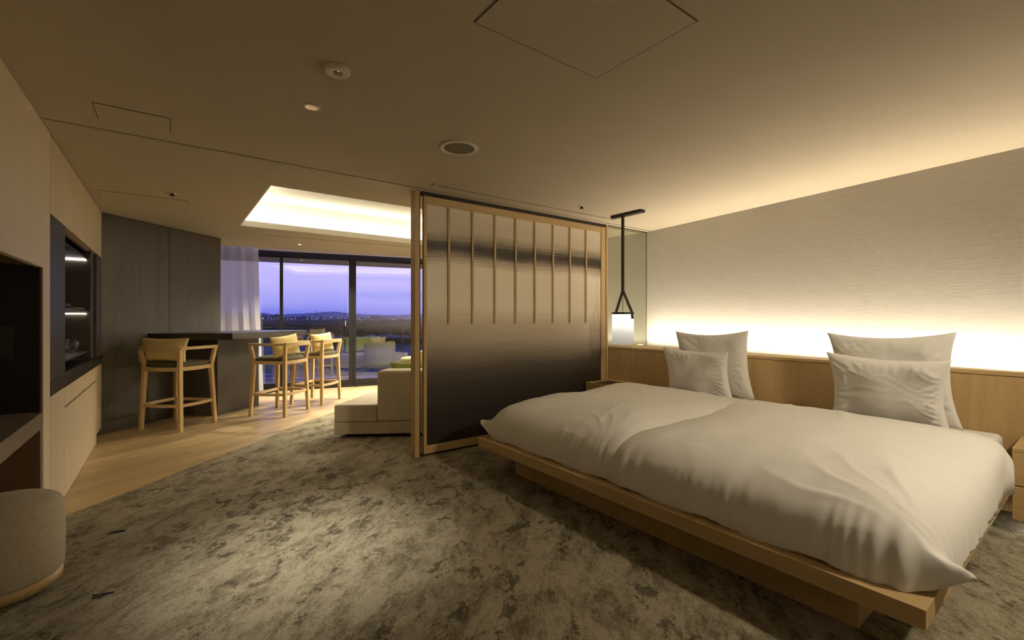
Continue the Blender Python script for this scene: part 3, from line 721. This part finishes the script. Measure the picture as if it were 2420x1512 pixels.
# stools: faces +y locally
def make_stool():
    t = thing('bar_stool', 'x', 'stool', (0, 0, 0), 'ash bar stools at the bar', 0, True)
    zA = 0.945; zS = 0.715; zT = 0.29
    xb, yb = 0.262, -0.215; xf, yf = 0.275, 0.225
    for sx_, sy_ in ((-1, -1), (1, -1), (-1, 1), (1, 1)):
        back = sy_ < 0; xg = xb if back else xf; yg = yb if back else yf
        bm = bmesh.new()
        post(bm, [(sx_*xg, yg-(0.02 if back else -0.03), 0.001), (sx_*(xg-0.03), yg, zS-0.02), (sx_*(xg-0.03), yg, zS+0.02), (sx_*(xg+0.005), yg-(0.03 if back else -0.025), zA)],
             [(0.034, 0.040), (0.040, 0.046), (0.040, 0.046), (0.034, 0.040)])
        finish('leg', bm, M['stool_ash'], t)
    def arc(x0, y0, x1, y1, bow, z, n=14):
        d = Vector((x1-x0, y1-y0)); nn = Vector((d.y, -d.x)).normalized()
        return [(x0+d.x*i/n+nn.x*bow*4*(i/n)*(1-i/n), y0+d.y*i/n+nn.y*bow*4*(i/n)*(1-i/n), z) for i in range(n+1)]
    bm = bmesh.new(); rail(bm, arc(-xb-0.005, yb-0.03, xb+0.005, yb-0.03, 0.055, zA+0.012), 0.034, 0.048); finish('back_rail', bm, M['stool_ash'], t)
    for q in (-1, 1):
        bm = bmesh.new(); pts = arc(q*(xb+0.005), yb-0.03, q*(xf+0.005), yf+0.045, -q*-0.03 if q > 0 else -0.03, zA+0.012)
        pts = arc(q*(xb+0.005), yb-0.03, q*(xf+0.005), yf+0.045, 0.03*(1 if q > 0 else -1), zA+0.012)
        rail(bm, pts, 0.036, 0.034); finish('arm', bm, M['stool_ash'], t)
    # seat frame: bowed closed ring
    def ring(ins, z, bow_b, bow_s):
        a = arc(-(xb-ins), yb, xb-ins, yb, bow_b, z)[:-1]; b2 = arc(xb-ins, yb, xf-ins, yf, bow_s, z)[:-1]
        c2 = arc(xf-ins, yf, -(xf-ins), yf, 0.0, z)[:-1]; d2 = arc(-(xf-ins), yf, -(xb-ins), yb, bow_s, z)[:-1]
        return a+b2+c2+d2
    bm = bmesh.new(); rail(bm, ring(0.03, zS, 0.045, 0.03), 0.032, 0.044, True); finish('seat_frame', bm, M['stool_ash'], t)
    bm = bmesh.new(); rail(bm, ring(0.016, zT, 0.045, 0.028), 0.026, 0.034, True); finish('stretcher', bm, M['stool_ash'], t)
    # cushion seat
    pl = ring(0.03, 0, 0.045, 0.03); bm = bmesh.new()
    secs = [[(p[0]*k, p[1]*k, zS+dz) for p in pl] for k, dz in ((0.90, 0.010), (0.97, 0.024), (0.985, 0.042), (0.96, 0.060), (0.86, 0.074), (0.5, 0.082), (0.1, 0.084))]
    add_loft(bm, secs); finish('seat', bm, M['seat_dark'], t, True)
    return t
stool = make_stool()
A0 = math.atan2(A45[1], A45[0])-PI/2      # facing along the 45-degree axis
g1 = G(-4.045, 5.515)
st1 = stool; st1.location = (g1[0], g1[1], 0); st1.rotation_euler = (0, 0, A0); st1['label'] = 'ash bar stool with its back to the room, nearest the dark panelled wall'
g2 = G(-3.20, 6.31); st2 = copy_tree(stool); st2.location = (g2[0], g2[1], 0); st2.rotation_euler = (0, 0, A0+PI/2); st2['label'] = 'ash bar stool at the long side of the bar, in front of the window stile'
g3 = G(-3.06, 7.15); st3 = copy_tree(stool); st3.location = (g3[0], g3[1], 0); st3.rotation_euler = (0, 0, A0+PI/2); st3['label'] = 'ash bar stool farthest from the dark wall, close to the window'
# mustard cushions on them
def on_stool(g, rz, dx, dy, lab, seed, w=0.50, roll=0.0, turn=0.0, lean=0.18):
    x = g[0]+math.cos(rz)*dx-math.sin(rz)*dy; y = g[1]+math.sin(rz)*dx+math.cos(rz)*dy
    return pillow('throw_cushion', lab, 'cushion', w, 0.29, 0.15, seed, (x, y, 0.79), rz+PI+turn, -lean*-1, M['mustard'], 'mustard cushions on the bar stools', roll, 0.006, 0.10)
on_stool(g1, A0, -0.07, -0.155, 'mustard cushion on the stool nearest the dark panelled wall', 1, 0.64)
on_stool(g2, A0+PI/2, -0.06, -0.14, 'mustard cushion on the middle stool of the three', 2, 0.44, 0.10, -0.25)
on_stool(g3, A0+PI/2, -0.05, -0.14, 'mustard cushion on the stool close to the window', 3, 0.44, 0.06, -0.2)

# ------------------------------------------------------------------ lounge: sofa, armchair
sA_ = Vector(G(-1.93, 4.93)); sfd = Vector(G(0.997, 0.075)).normalized(); ssd = Vector(A45)
sw_, sdp = 1.62, 1.35
def sp_(a, d2): v2 = sA_+sfd*a+ssd*d2; return (v2.x, v2.y)
so = thing('sofa', 'low beige fabric sofa seen from behind, beside the sliding screen', 'sofa', sp_(0.8, 0.5)+(0,))
prism('plinth', [sp_(0.10, 0.06), sp_(sw_-0.1, 0.06), sp_(sw_-0.1, sdp-0.1), sp_(0.10, sdp-0.1)], 0.006, 0.05, M['bronze'], so, 0.002)
prism('base', [sp_(0, 0), sp_(sw_, 0), sp_(sw_, sdp), sp_(0, sdp)], 0.045, 0.175, M['sofa'], so, 0.010, 3, smooth=False)
prism('seat_cushion', [sp_(0, 0), sp_(0.452, 0), sp_(0.452, 0.28), sp_(sw_, 0.28), sp_(sw_, sdp), sp_(0, sdp)], 0.177, 0.365, M['sofa'], so, 0.018, 3)
prism('backrest', [sp_(0.456, -0.004), sp_(sw_, -0.004), sp_(sw_, 0.276), sp_(0.456, 0.276)], 0.177, 0.735, M['sofa'], so, 0.03, 4)
rzs = math.atan2(sfd.y, sfd.x)
cp = sp_(0.98, 0.37)
pillow('throw_cushion', 'olive green cushion leaning behind the sofa back', 'cushion', 1.05, 0.42, 0.16, 8, (cp[0], cp[1], 0.38), rzs+0.06, 0.10, M['green'], None, 0.0, 0.006, 0.06)
ac = G(-1.30, 6.85)
ch = thing('armchair', 'rounded olive barrel armchair behind the sofa', 'armchair', (ac[0], ac[1], 0))
def ang_ring(r0, r1, a0, a1, z0, z1, c, n=28):
    bm = bmesh.new(); secs = []
    for i in range(n+1):
        a = a0+(a1-a0)*i/n; ca, sa = math.cos(a), math.sin(a)
        rr = [(r1, z0), (r1+0.01, z0+0.1), (r1+0.012, z1-0.04), (r1-0.015, z1), (r0+0.015, z1), (r0, z1-0.04), (r0, z0)]
        secs.append([(c[0]+r*ca, c[1]+r*sa, zz2) for r, zz2 in rr])
    add_loft(bm, secs); return bm
aw = math.atan2(WN.y, WN.x)+PI
finish('backrest', ang_ring(0.27, 0.37, aw+0.9, aw+2*PI-0.9, 0.10, 0.72, ac), M['armchair'], ch, True)
lathe('seat', [(0.25, 0.11), (0.262, 0.13), (0.264, 0.38), (0.24, 0.42), (0.05, 0.43)], ac, M['armchair'], ch)
for k in range(4):
    a = PI/4+k*PI/2+aw; lathe('leg', [(0.014, 0.007), (0.02, 0.11)], (ac[0]+0.25*math.cos(a), ac[1]+0.25*math.sin(a)), M['bronze'], ch, 10)
pillow('throw_cushion', 'pale mustard cushion on the olive armchair by the window', 'cushion', 0.46, 0.42, 0.14, 12, (ac[0]-0.05, ac[1]-0.10, 0.42), -0.75, -0.05, M['mustard'], None, 0.0, 0.006)

# ------------------------------------------------------------------ sliding screen
SY = 3.918
sc = thing('sliding_screen', 'wooden sliding screen with ink wash bands and eight slim bars', 'screen', (3.16, SY, 0.02))
PX0, PX1, PZ0, PZ1 = 1.905, 4.425, 0.028, 2.462
box('panel', PX0+0.015, PX1-0.05, SY+0.012, SY+0.030, PZ0+0.03, PZ1-0.03, M['inkwash'], sc, 0)
box('stile', PX0, PX0+0.030, SY, SY+0.040, PZ0, PZ1, M['ash'], sc); box('stile', PX1-0.078, PX1, SY, SY+0.040, PZ0, PZ1, M['ash'], sc)
box('top_rail', PX0+0.0305, PX1-0.0785, SY+0.001, SY+0.039, PZ1-0.075, PZ1-0.001, M['ash_x'], sc)
box('bottom_rail', PX0+0.0305, PX1-0.0785, SY+0.001, SY+0.039, PZ0, PZ0+0.075, M['ash_x'], sc)
for px in (1061, 1117, 1170, 1219, 1264.5, 1307.5, 1347.5, 1385.5):
    t2 = (px-1210)/1075.6; bx_ = SY*(0.6+0.8*t2)/(0.8-0.6*t2)
    box('bar', bx_-0.0105, bx_+0.0105, SY-0.004, SY+0.0115, 1.25, PZ1-0.074, M['ash'], sc, 0.0015)
box('head_track', PX0-0.02, PX1+0.02, SY+0.006, SY+0.034, PZ1+0.0005, H+0.012, M['line'], sc, 0)
box('floor_guide', PX0-0.02, PX1, SY+0.01, SY+0.03, 0.006, PZ0, M['line'], sc, 0)
pf = thing('screen_post', 'slim pale wood post at the left end of the sliding screen', 'post', (1.85, 3.96, 0))
box('post', 1.822, 1.868, 3.935, 4.03, 0.003, H-0.002, M['ash'], pf)
box('rebate', 1.868, 1.90, 3.985, 4.03, 0.003, H-0.002, M['brown_wood'], pf, 0.001)
pf = thing('screen_post', 'slim pale wood post between the sliding screen and the mirror', 'post', (4.46, 3.95, 0))
box('post', 4.449, 4.481, 3.925, 3.985, 0.003, H-0.002, M['ash'], pf)
box('rebate', 4.426, 4.449, 3.965, 3.985, 0.003, H-0.002, M['brown_wood'], pf, 0.001)

# ------------------------------------------------------------------ headboard, bedside cabinets
HBX = 4.50; HBT = 0.948
hb = thing('headboard', 'long pale wood headboard with a shelf cap below the glowing wall', 'headboard', (4.6, 1.0, 0))
yn, yf_ = HB0, HB1
prism('cap', [(HBX, yn), (wall_x(yn)-SL0, yn), (wall_x(yf_)-SL1, yf_), (HBX, yf_)], HBT-0.028, HBT, M['ash_y'], hb, 0.002)
box('front_panel', HBX+0.006, HBX+0.03, yn, yf_, 0.10, HBT-0.031, M['ash'], hb, 0.001)
box('shadow_gap', HBX+0.012, HBX+0.03, yn, yf_, HBT-0.0305, HBT-0.0285, M['line'], hb, 0)
box('base_panel', HBX+0.02, HBX+0.04, yn, yf_, 0.007, 0.10, M['ash'], hb, 0.001)
def bedside(y0, y1, lab):
    t = thing('bedside_cabinet', lab, 'nightstand', (4.27, (y0+y1)/2, 0.10), 'bedside cabinets')
    x0, x1 = 4.05, HBX-0.001
    box('drawer', x0, x0+0.02, y0, y1, 0.102, 0.303, M['ash_y'], t); box('drawer', x0, x0+0.02, y0, y1, 0.309, 0.508, M['ash_y'], t)
    box('body', x0+0.0205, x1, y0+0.001, y1-0.001, 0.10, 0.509, M['brown_wood'], t)
    # tray top: rim and dark inlay
    bm = bmesh.new(); r = 0.045
    add_box(bm, x0, x1, y0, y0+r, 0.510, 0.530, 0.001); add_box(bm, x0, x1, y1-r, y1, 0.510, 0.530, 0.001)
    add_box(bm, x0, x0+0.02, y0+r, y1-r, 0.510, 0.530, 0.001); add_box(bm, x1-0.10, x1, y0+r, y1-r, 0.510, 0.530, 0.001)
    finish('tray_rim', bm, M['ash_y'], t)
    box('inlay', x0+0.02, x1-0.10, y0+r, y1-r, 0.5095, 0.518, M['leather'], t, 0, label='dark leather inlay')
    return t
bedside(3.31, 3.905, 'floating wooden bedside cabinet under the pendant lamp')
bedside(-0.30, 0.385, 'floating wooden bedside cabinet cut by the right edge of the picture')

# ------------------------------------------------------------------ bed
BX0, BX1, BY0, BY1 = 2.10, 4.498, 0.402, 3.284
bd = thing('bed', 'wide low wooden platform bed with two mattresses side by side', 'bed', (3.3, 1.84, 0))
box('platform', BX0, BX1, BY0, BY1, 0.2205, 0.293, M['ash_y'], bd, 0.002)
box('plinth', 2.305, 4.3, 0.655, 3.03, 0.007, 0.220, M['ash'], bd, 0.002)
SEAM = 1.86
box('mattress', 2.30, 4.47, BY0+0.06, SEAM-0.004, 0.2935, 0.535, M['sheet'], bd, 0.04, 4)
box('mattress', 2.30, 4.47, SEAM+0.004, BY1-0.06, 0.2935, 0.535, M['sheet'], bd, 0.04, 4)

def duvet(name, label, x0, x1, y0, y1, zb, zt, seed, ears=(), fans=(), n=200, q=3.0, head_drop=0.03, lump=0.02, gather=()):
    a = (x1-x0)/2; b2 = (y1-y0)/2; cx_, cy_ = (x0+x1)/2, (y0+y1)/2; hh = zt-zb
    # profile curve resampled by arc length
    cur = []
    for i in range(401):
        al = i/400*PI/2; cur.append((math.sin(al)**(2/q), math.cos(al)**(2/q)))
    L = [0]
    for i in range(1, 401): L.append(L[-1]+math.hypot((cur[i][0]-cur[i-1][0])*0.75, (cur[i][1]-cur[i-1][1])*hh))
    def prof(r):
        t3 = r*L[-1]; lo2, hi2 = 0, 400
        while hi2-lo2 > 1:
            md = (lo2+hi2)//2
            if L[md] <= t3: lo2 = md
            else: hi2 = md
        f2 = 0 if L[hi2] == L[lo2] else (t3-L[lo2])/(L[hi2]-L[lo2])
        return cur[lo2][0]+(cur[hi2][0]-cur[lo2][0])*f2, cur[lo2][1]+(cur[hi2][1]-cur[lo2][1])*f2
    bm = bmesh.new(); gv = {}
    PN = 9.0
    for i in range(n+1):
        for j in range(n+1):
            s = -1+2*i/n; t = -1+2*j/n; r = max(abs(s), abs(t))
            if r < 1e-6: gx_ = gy_ = 0.0; g2, k2 = 0, 1
            else:
                nn = (abs(s)**PN+abs(t)**PN)**(1/PN); g2, k2 = prof(r); gx_, gy_ = s/nn*g2, t/nn*g2
            x = cx_+gx_*a; y = cy_+gy_*b2; z2 = zb+hh*k2
            # gentle puffs
            pf_ = noise.noise(Vector((x*1.7+seed, y*1.7, seed*2.3)))*lump+noise.noise(Vector((x*4.2, y*4.2+seed, 1.7)))*lump*0.42
            fl2 = noise.noise(Vector((x*9+seed, y*9, 4.1)))*0.004
            z2 += (pf_+fl2)*k2
            if x > cx_:      # the head end stays full, then rounds off in front of the pillows
                hw = (x-cx_)/a; z2 += hh*(k2**0.36-k2)*min(1, hw*1.6)
            # folds perpendicular to the hem
            e3 = max(0.0, (r-0.42)/0.58)
            along_ = y if abs(s) >= abs(t) else x
            mod = 0.5+0.5*noise.noise(Vector((along_*1.9+seed*5, seed, 0.3)))
            wv2 = math.sin(along_*30+5*noise.noise(Vector((along_*2.3, seed, r*1.2)))+seed)*0.6+math.sin(along_*57+3*noise.noise(Vector((along_*4, seed+3, r))))*0.4
            for (gs, amt, wd3) in gather:   # extra gathering around a place along the front hem
                if s < 0 and abs(s) >= abs(t): mod += amt*math.exp(-((y-gs)/wd3)**2)
            am = 0.0075*mod*e3**2.2
            dx = (s/r if r > 0 else 0); dy = (t/r if r > 0 else 0)
            if abs(s) >= abs(t): x += dx*wv2*am*(1.2 if k2 < 0.9 else 0.6)
            else: y += dy*wv2*am*(1.2 if k2 < 0.9 else 0.6)
            z2 += wv2*am*0.5*min(1, k2*2)
            # small puckers beside the stitched edges
            pk_ = math.sin(along_*105+7*noise.noise(Vector((along_*6, seed, 2.2))))*0.0060*e3**2*(0.3+0.7*max(0, noise.noise(Vector((along_*3.1, seed+9, r*2)))*2))
            if abs(s) >= abs(t): x += dx*pk_
            else: y += dy*pk_; z2 += pk_*k2
            # soft slanting creases
            for (ca, cf, cm) in ((0.6, 3.2, 0.0048), (-0.5, 2.6, 0.0045), (1.25, 4.5, 0.004)):
                q1 = (x*math.cos(ca)+y*math.sin(ca)); q2 = (-x*math.sin(ca)+y*math.cos(ca))
                nv = noise.noise(Vector((q1*0.9+seed, q2*cf, ca*3)))
                mk = max(0.0, noise.noise(Vector((q1*1.3, q2*1.3, seed+ca)))+0.15)
                z2 += cm*math.exp(-(nv/0.075)**2)*mk*2*k2
            z2 += (1-k2)**4*0.012*math.sin(along_*13+seed)*(1 if k2 < 0.5 else 0)
            # drawn-out corners
            for (es, et, ex, ey, ez, sg) in ears:
                dd = math.hypot(s-es, t-et); w3 = math.exp(-(dd/sg)**2)
                x += ex*w3; y += ey*w3; z2 += ez*w3
            for (fx, fy, fd, fw, fa, fn) in fans:      # creases fanning out of a drawn corner
                dd = math.hypot(x-fx, y-fy); th = math.atan2(y-fy, x-fx)
                pz = math.sin(th*fn+1.6*noise.noise(Vector((x*3, y*3, seed))))
                z2 += fa*math.exp(-((dd-fd)/fw)**2)*(1-abs(pz))**2*1.6*min(1, k2+0.25)*max(0.2, 0.6+noise.noise(Vector((th*2.3, seed, 0.7))))
            if z2 < zb: z2 = zb
            gv[i, j] = bm.verts.new((x, y, z2))
    for i in range(n):
        for j in range(n): bm.faces.new((gv[i, j], gv[i+1, j], gv[i+1, j+1], gv[i, j+1]))
    rim = [gv[i, 0] for i in range(n+1)]+[gv[n, j] for j in range(1, n+1)]+[gv[i, n] for i in range(n-1, -1, -1)]+[gv[0, j] for j in range(n-1, 0, -1)]
    bm.faces.new(rim)
    ob = finish(name, bm, M['cotton'], None, True); tag(ob, label, 'duvet', 'white duvets on the platform bed'); return ob
duvet('duvet', 'puffy white duvet on the mattress next to the sliding screen', 2.165, 4.10, SEAM-0.13, 3.32, 0.2945, 0.640, 1.7, ears=((-1, 1, -0.055, 0.115, 0.10, 0.13),), fans=((2.2, 1.93, 0.36, 0.18, 0.005, 10), (2.2, 3.3, 0.4, 0.2, 0.006, 8)), gather=((1.95, 0.7, 0.22),), q=3.4)
duvet('duvet', 'puffy white duvet on the mattress at the right, nearest the camera', 2.150, 4.10, 0.380, SEAM+0.17, 0.2945, 0.648, 4.2, ears=((-0.88, -1, 0.02, -0.095, 0.07, 0.115), (0.70, -1, 0.0, -0.03, 0.03, 0.09)), fans=((2.22, 0.36, 0.46, 0.22, 0.0085, 11), (2.2, 1.93, 0.40, 0.2, 0.005, 10)), gather=((1.75, 0.9, 0.25), (0.6, 0.45, 0.4)), q=3.2)

# pillows stand against the headboard
HP = PI/2
def bedpillow(lab, w, h, T, seed, x, y, z, lean, roll=0.0, rz=0.0, wr=0.024):
    return pillow('pillow', lab, 'pillow', w, h, T, seed, (x, y, z), -HP+rz, lean, M['cotton'], 'white pillows at the headboard', roll, wr, 0.13, 0.36)
bedpillow('large white pillow at the back of the pair near the pendant lamp', 0.76, 0.66, 0.19, 21, 4.335, 2.40, 0.53, 0.13, -0.03)
bedpillow('smaller white pillow in front of the pair near the pendant lamp', 0.68, 0.50, 0.18, 22, 4.115, 2.445, 0.53, 0.24, 0.02)
bedpillow('large white pillow at the back of the pair at the right', 0.76, 0.68, 0.19, 23, 4.335, 1.015, 0.53, 0.13, -0.03)
bedpillow('smaller white pillow in front of the pair at the right', 0.70, 0.53, 0.18, 24, 4.115, 1.00, 0.53, 0.22, 0.02)

# ------------------------------------------------------------------ pendant lamp
LX, LY = 4.145, 3.41
pe = thing('pendant_lamp', 'white cylinder pendant lamp on a dark strap above the bedside cabinet', 'lamp', (LX, LY, 1.0))
box('ceiling_plate', LX-0.035, LX+0.035, 3.13, 3.56, H-0.030, H-0.001, M['bronze'], pe, 0.002)
box('strap', LX-0.011, LX+0.011, LY-0.016, LY+0.016, 1.615, H-0.030, M['strap'], pe, 0.003)
ZT, ZB, SR = 1.375, 1.008, 0.122
lathe('lamp_shade', [(SR-0.006, ZB), (SR, ZB), (SR, ZT-0.02), (SR-0.006, ZT-0.02)], (LX, LY), M['shade'], pe, 48, True, False)
lathe('top_ring', [(SR+0.003, ZT-0.022), (SR+0.003, ZT), (SR-0.02, ZT), (SR-0.02, ZT-0.022)], (LX, LY), M['bronze'], pe, 48, False, False)
bm = bmesh.new(); add_box(bm, LX-SR+0.01, LX+SR-0.01, LY-0.008, LY+0.008, ZT-0.018, ZT-0.004); finish('cross_bar', bm, M['bronze'], pe)
# two strap legs across the camera-left/right diagonal
ax_ = Vector((0.8, -0.6, 0))
for q in (-1, 1):
    bm = bmesh.new(); p0 = Vector((LX, LY, 1.625)); p1 = Vector((LX, LY, ZT))+ax_*q*0.078
    secs = []
    for p in (p0, p1) if q < 0 else (p0, p1, Vector((LX, LY, ZT-0.075))+ax_*0.084):
        s2 = Vector((0.6, 0.8, 0))*0.012; s3 = ax_*0.016
        if q > 0 and p.z < ZT-0.01: s2 = Vector((0.6, 0.8, 0))*0.010
        secs.append([p-s2-s3*0.9, p+s2-s3*0.9, p+s2+s3*0.9, p-s2+s3*0.9])
    if q > 0:
        off2 = Vector((-0.6, -0.8, 0))*0.096
        secs[1] = [v2+off2*0.98 for v2 in secs[1]]; secs[2] = [v2+off2*1.0 for v2 in secs[2]]
    add_loft(bm, secs); finish('strap_leg', bm, M['strap'], pe)
lathe('cord', [(0.003, ZT-0.02), (0.003, 1.62)], (LX, LY), M['black'], pe, 8)
lathe('bulb', [(0.005, 1.215), (0.035, 1.235), (0.045, 1.265), (0.035, 1.30), (0.015, 1.325), (0.013, ZT-0.02)], (LX, LY), emit('bulb_glow', (1.0, 0.96, 0.90, 1), 19.0), pe, 20)

# ------------------------------------------------------------------ ottoman
oc = G(-2.437, 2.165); OR = 0.222
ot = thing('ottoman', 'round beige boucle stool on a wooden base beside the desk', 'stool', (oc[0], oc[1], 0))
lathe('cushion', [(OR-0.012, 0.072), (OR, 0.085), (OR+0.004, 0.25), (OR, 0.385), (OR-0.012, 0.415), (OR-0.04, 0.432), (OR*0.5, 0.438), (0.004, 0.440)], oc, M['boucle'], ot, 64)
lathe('base_ring', [(OR-0.03, 0.022), (OR-0.006, 0.022), (OR-0.004, 0.071), (OR-0.03, 0.071)], oc, M['ash_x'], ot, 64, True, True)
for k in range(4):
    a = 0.35+k*PI/2; lathe('foot', [(0.02, 0.007), (0.022, 0.022)], (oc[0]+0.16*math.cos(a), oc[1]+0.16*math.sin(a)), M['brown_wood'], ot, 12)

# ------------------------------------------------------------------ ceiling fittings
def hatch(x0, x1, y0, y1, lab, lw=0.006):
    t = thing('ceiling_hatch', lab, 'hatch', ((x0+x1)/2, (y0+y1)/2, H-0.004), 'flush ceiling hatches')
    box('panel', x0+lw, x1-lw, y0+lw, y1-lw, H-0.004, H-0.0005, M['ceiling'], t, 0.001)
    bm = bmesh.new()
    add_box(bm, x0, x1, y0, y0+lw, H-0.002, H-0.0003); add_box(bm, x0, x1, y1-lw, y1, H-0.002, H-0.0003)
    add_box(bm, x0, x0+lw, y0+lw, y1-lw, H-0.002, H-0.0003); add_box(bm, x1-lw, x1, y0+lw, y1-lw, H-0.002, H-0.0003)
    finish('gasket', bm, M['gasket'], t)
    return t
hatch(0.973, 1.688, 1.009, 1.555, 'large square ceiling hatch above the middle of the bedroom', 0.006)
hatch(-0.347, 0.0, 3.39, 3.65, 'small rectangular ceiling hatch near the left wall cabinets', 0.004)
hatch(-0.555, 0.144, 5.685, 6.24, 'long ceiling hatch close to the dark bar wall', 0.003)
def slot(p, q, w, lab, n2=2):
    t = thing('air_slot', lab, 'vent', ((p[0]+q[0])/2, (p[1]+q[1])/2, H-0.003), 'linear ceiling air slots')
    d = (Vector(q)-Vector(p)).normalized(); nn = Vector((-d.y, d.x))
    def st_(o0, o1, z0, nm, mt2):
        prism(nm, [tuple(Vector(p)+nn*o0), tuple(Vector(q)+nn*o0), tuple(Vector(q)+nn*o1), tuple(Vector(p)+nn*o1)], z0, H-0.0003, mt2, t, 0)
    st_(-w/2, w/2, H-0.0022, 'throat', M['line'])
    st_(-w/2-0.006, -w/2, H-0.0025, 'flange', M['ceiling']); st_(w/2, w/2+0.006, H-0.0025, 'flange', M['ceiling'])
    return t
sl = slot((1.93, 3.668), (4.30, 3.668), 0.014, 'long narrow air slot in the ceiling in front of the sliding screen')
box('end_slit', 1.865, 1.873, 3.63, 3.70, H-0.002, H-0.0003, M['line'], sl, 0)
slot((1.06, 7.36), (4.2, 7.03), 0.016, 'long thin air slot in the ceiling between the recess and the window')
def downlight(x, y, r, lab, kind):
    t = thing('downlight', lab, 'downlight', (x, y, H-0.01), 'recessed ceiling downlights')
    if kind == 'gimbal':
        lathe('ring', [(r, H-0.0005), (r, H-0.016), (r*0.86, H-0.024), (r*0.42, H-0.022), (r*0.36, H-0.0005)], (x, y), M['white_metal'], t, 36, False, False)
        lathe('lens', [(r*0.35, H-0.010), (r*0.35, H-0.002)], (x, y), M['grille'], t, 24, False)
        lathe('lamp_face', [(r*0.10, H-0.012), (r*0.10, H-0.0105)], (x+r*0.1, y, ), M['chrome'], t, 12, False)
    else:
        lathe('trim_ring', [(r, H-0.0005), (r, H-0.004), (r*0.84, H-0.005), (r*0.82, H-0.0005)], (x, y), M['white_metal'], t, 32, False, False)
        lathe('reflector', [(r*0.80, H-0.003), (r*0.6, H-0.0015), (r*0.3, H-0.001), (r*0.02, H-0.0008)], (x, y), M['chrome'], t, 24, True, False)
        if kind == 'lit': lathe('lamp_face', [(r*0.45, H-0.0065), (r*0.45, H-0.004)], (x, y), M['lamp_dot'], t, 16, False)
    return t
downlight(0.637, 2.241, 0.058, 'round white gimbal downlight standing proud of the ceiling', 'gimbal')
downlight(0.639, 2.73, 0.046, 'small bright reflector downlight above the carpet', 'open')
downlight(1.666, 7.938, 0.034, 'tiny lit downlight above the curtain end of the window', 'lit')
downlight(2.586, 7.99, 0.030, 'tiny downlight above the middle window stile', 'open')
spk = thing('ceiling_speaker', 'round ceiling speaker with a white ring and dark grille', 'speaker', (1.609, 2.76, H-0.012))
lathe('ring', [(0.132, H-0.0005), (0.132, H-0.010), (0.120, H-0.014), (0.106, H-0.010), (0.106, H-0.0005)], (1.609, 2.76), M['white_metal'], spk, 48, False, False)
lathe('grille', [(0.105, H-0.006), (0.105, H-0.001)], (1.609, 2.76), M['grille'], spk, 48, False)
def sprinkler(x, y, lab):
    t = thing('sprinkler', lab, 'sprinkler', (x, y, H-0.03), 'ceiling sprinklers')
    lathe('plate', [(0.042, H-0.0005), (0.040, H-0.004), (0.02, H-0.007)], (x, y), M['white_metal'], t, 24)
    lathe('head', [(0.014, H-0.007), (0.012, H-0.022), (0.02, H-0.024), (0.018, H-0.028)], (x, y), M['bronze'], t, 16)
sprinkler(0.012, 5.41, 'small sprinkler in the ceiling above the kitchenette')
sprinkler(3.50, 3.43, 'small sprinkler in the ceiling near the pendant lamp')
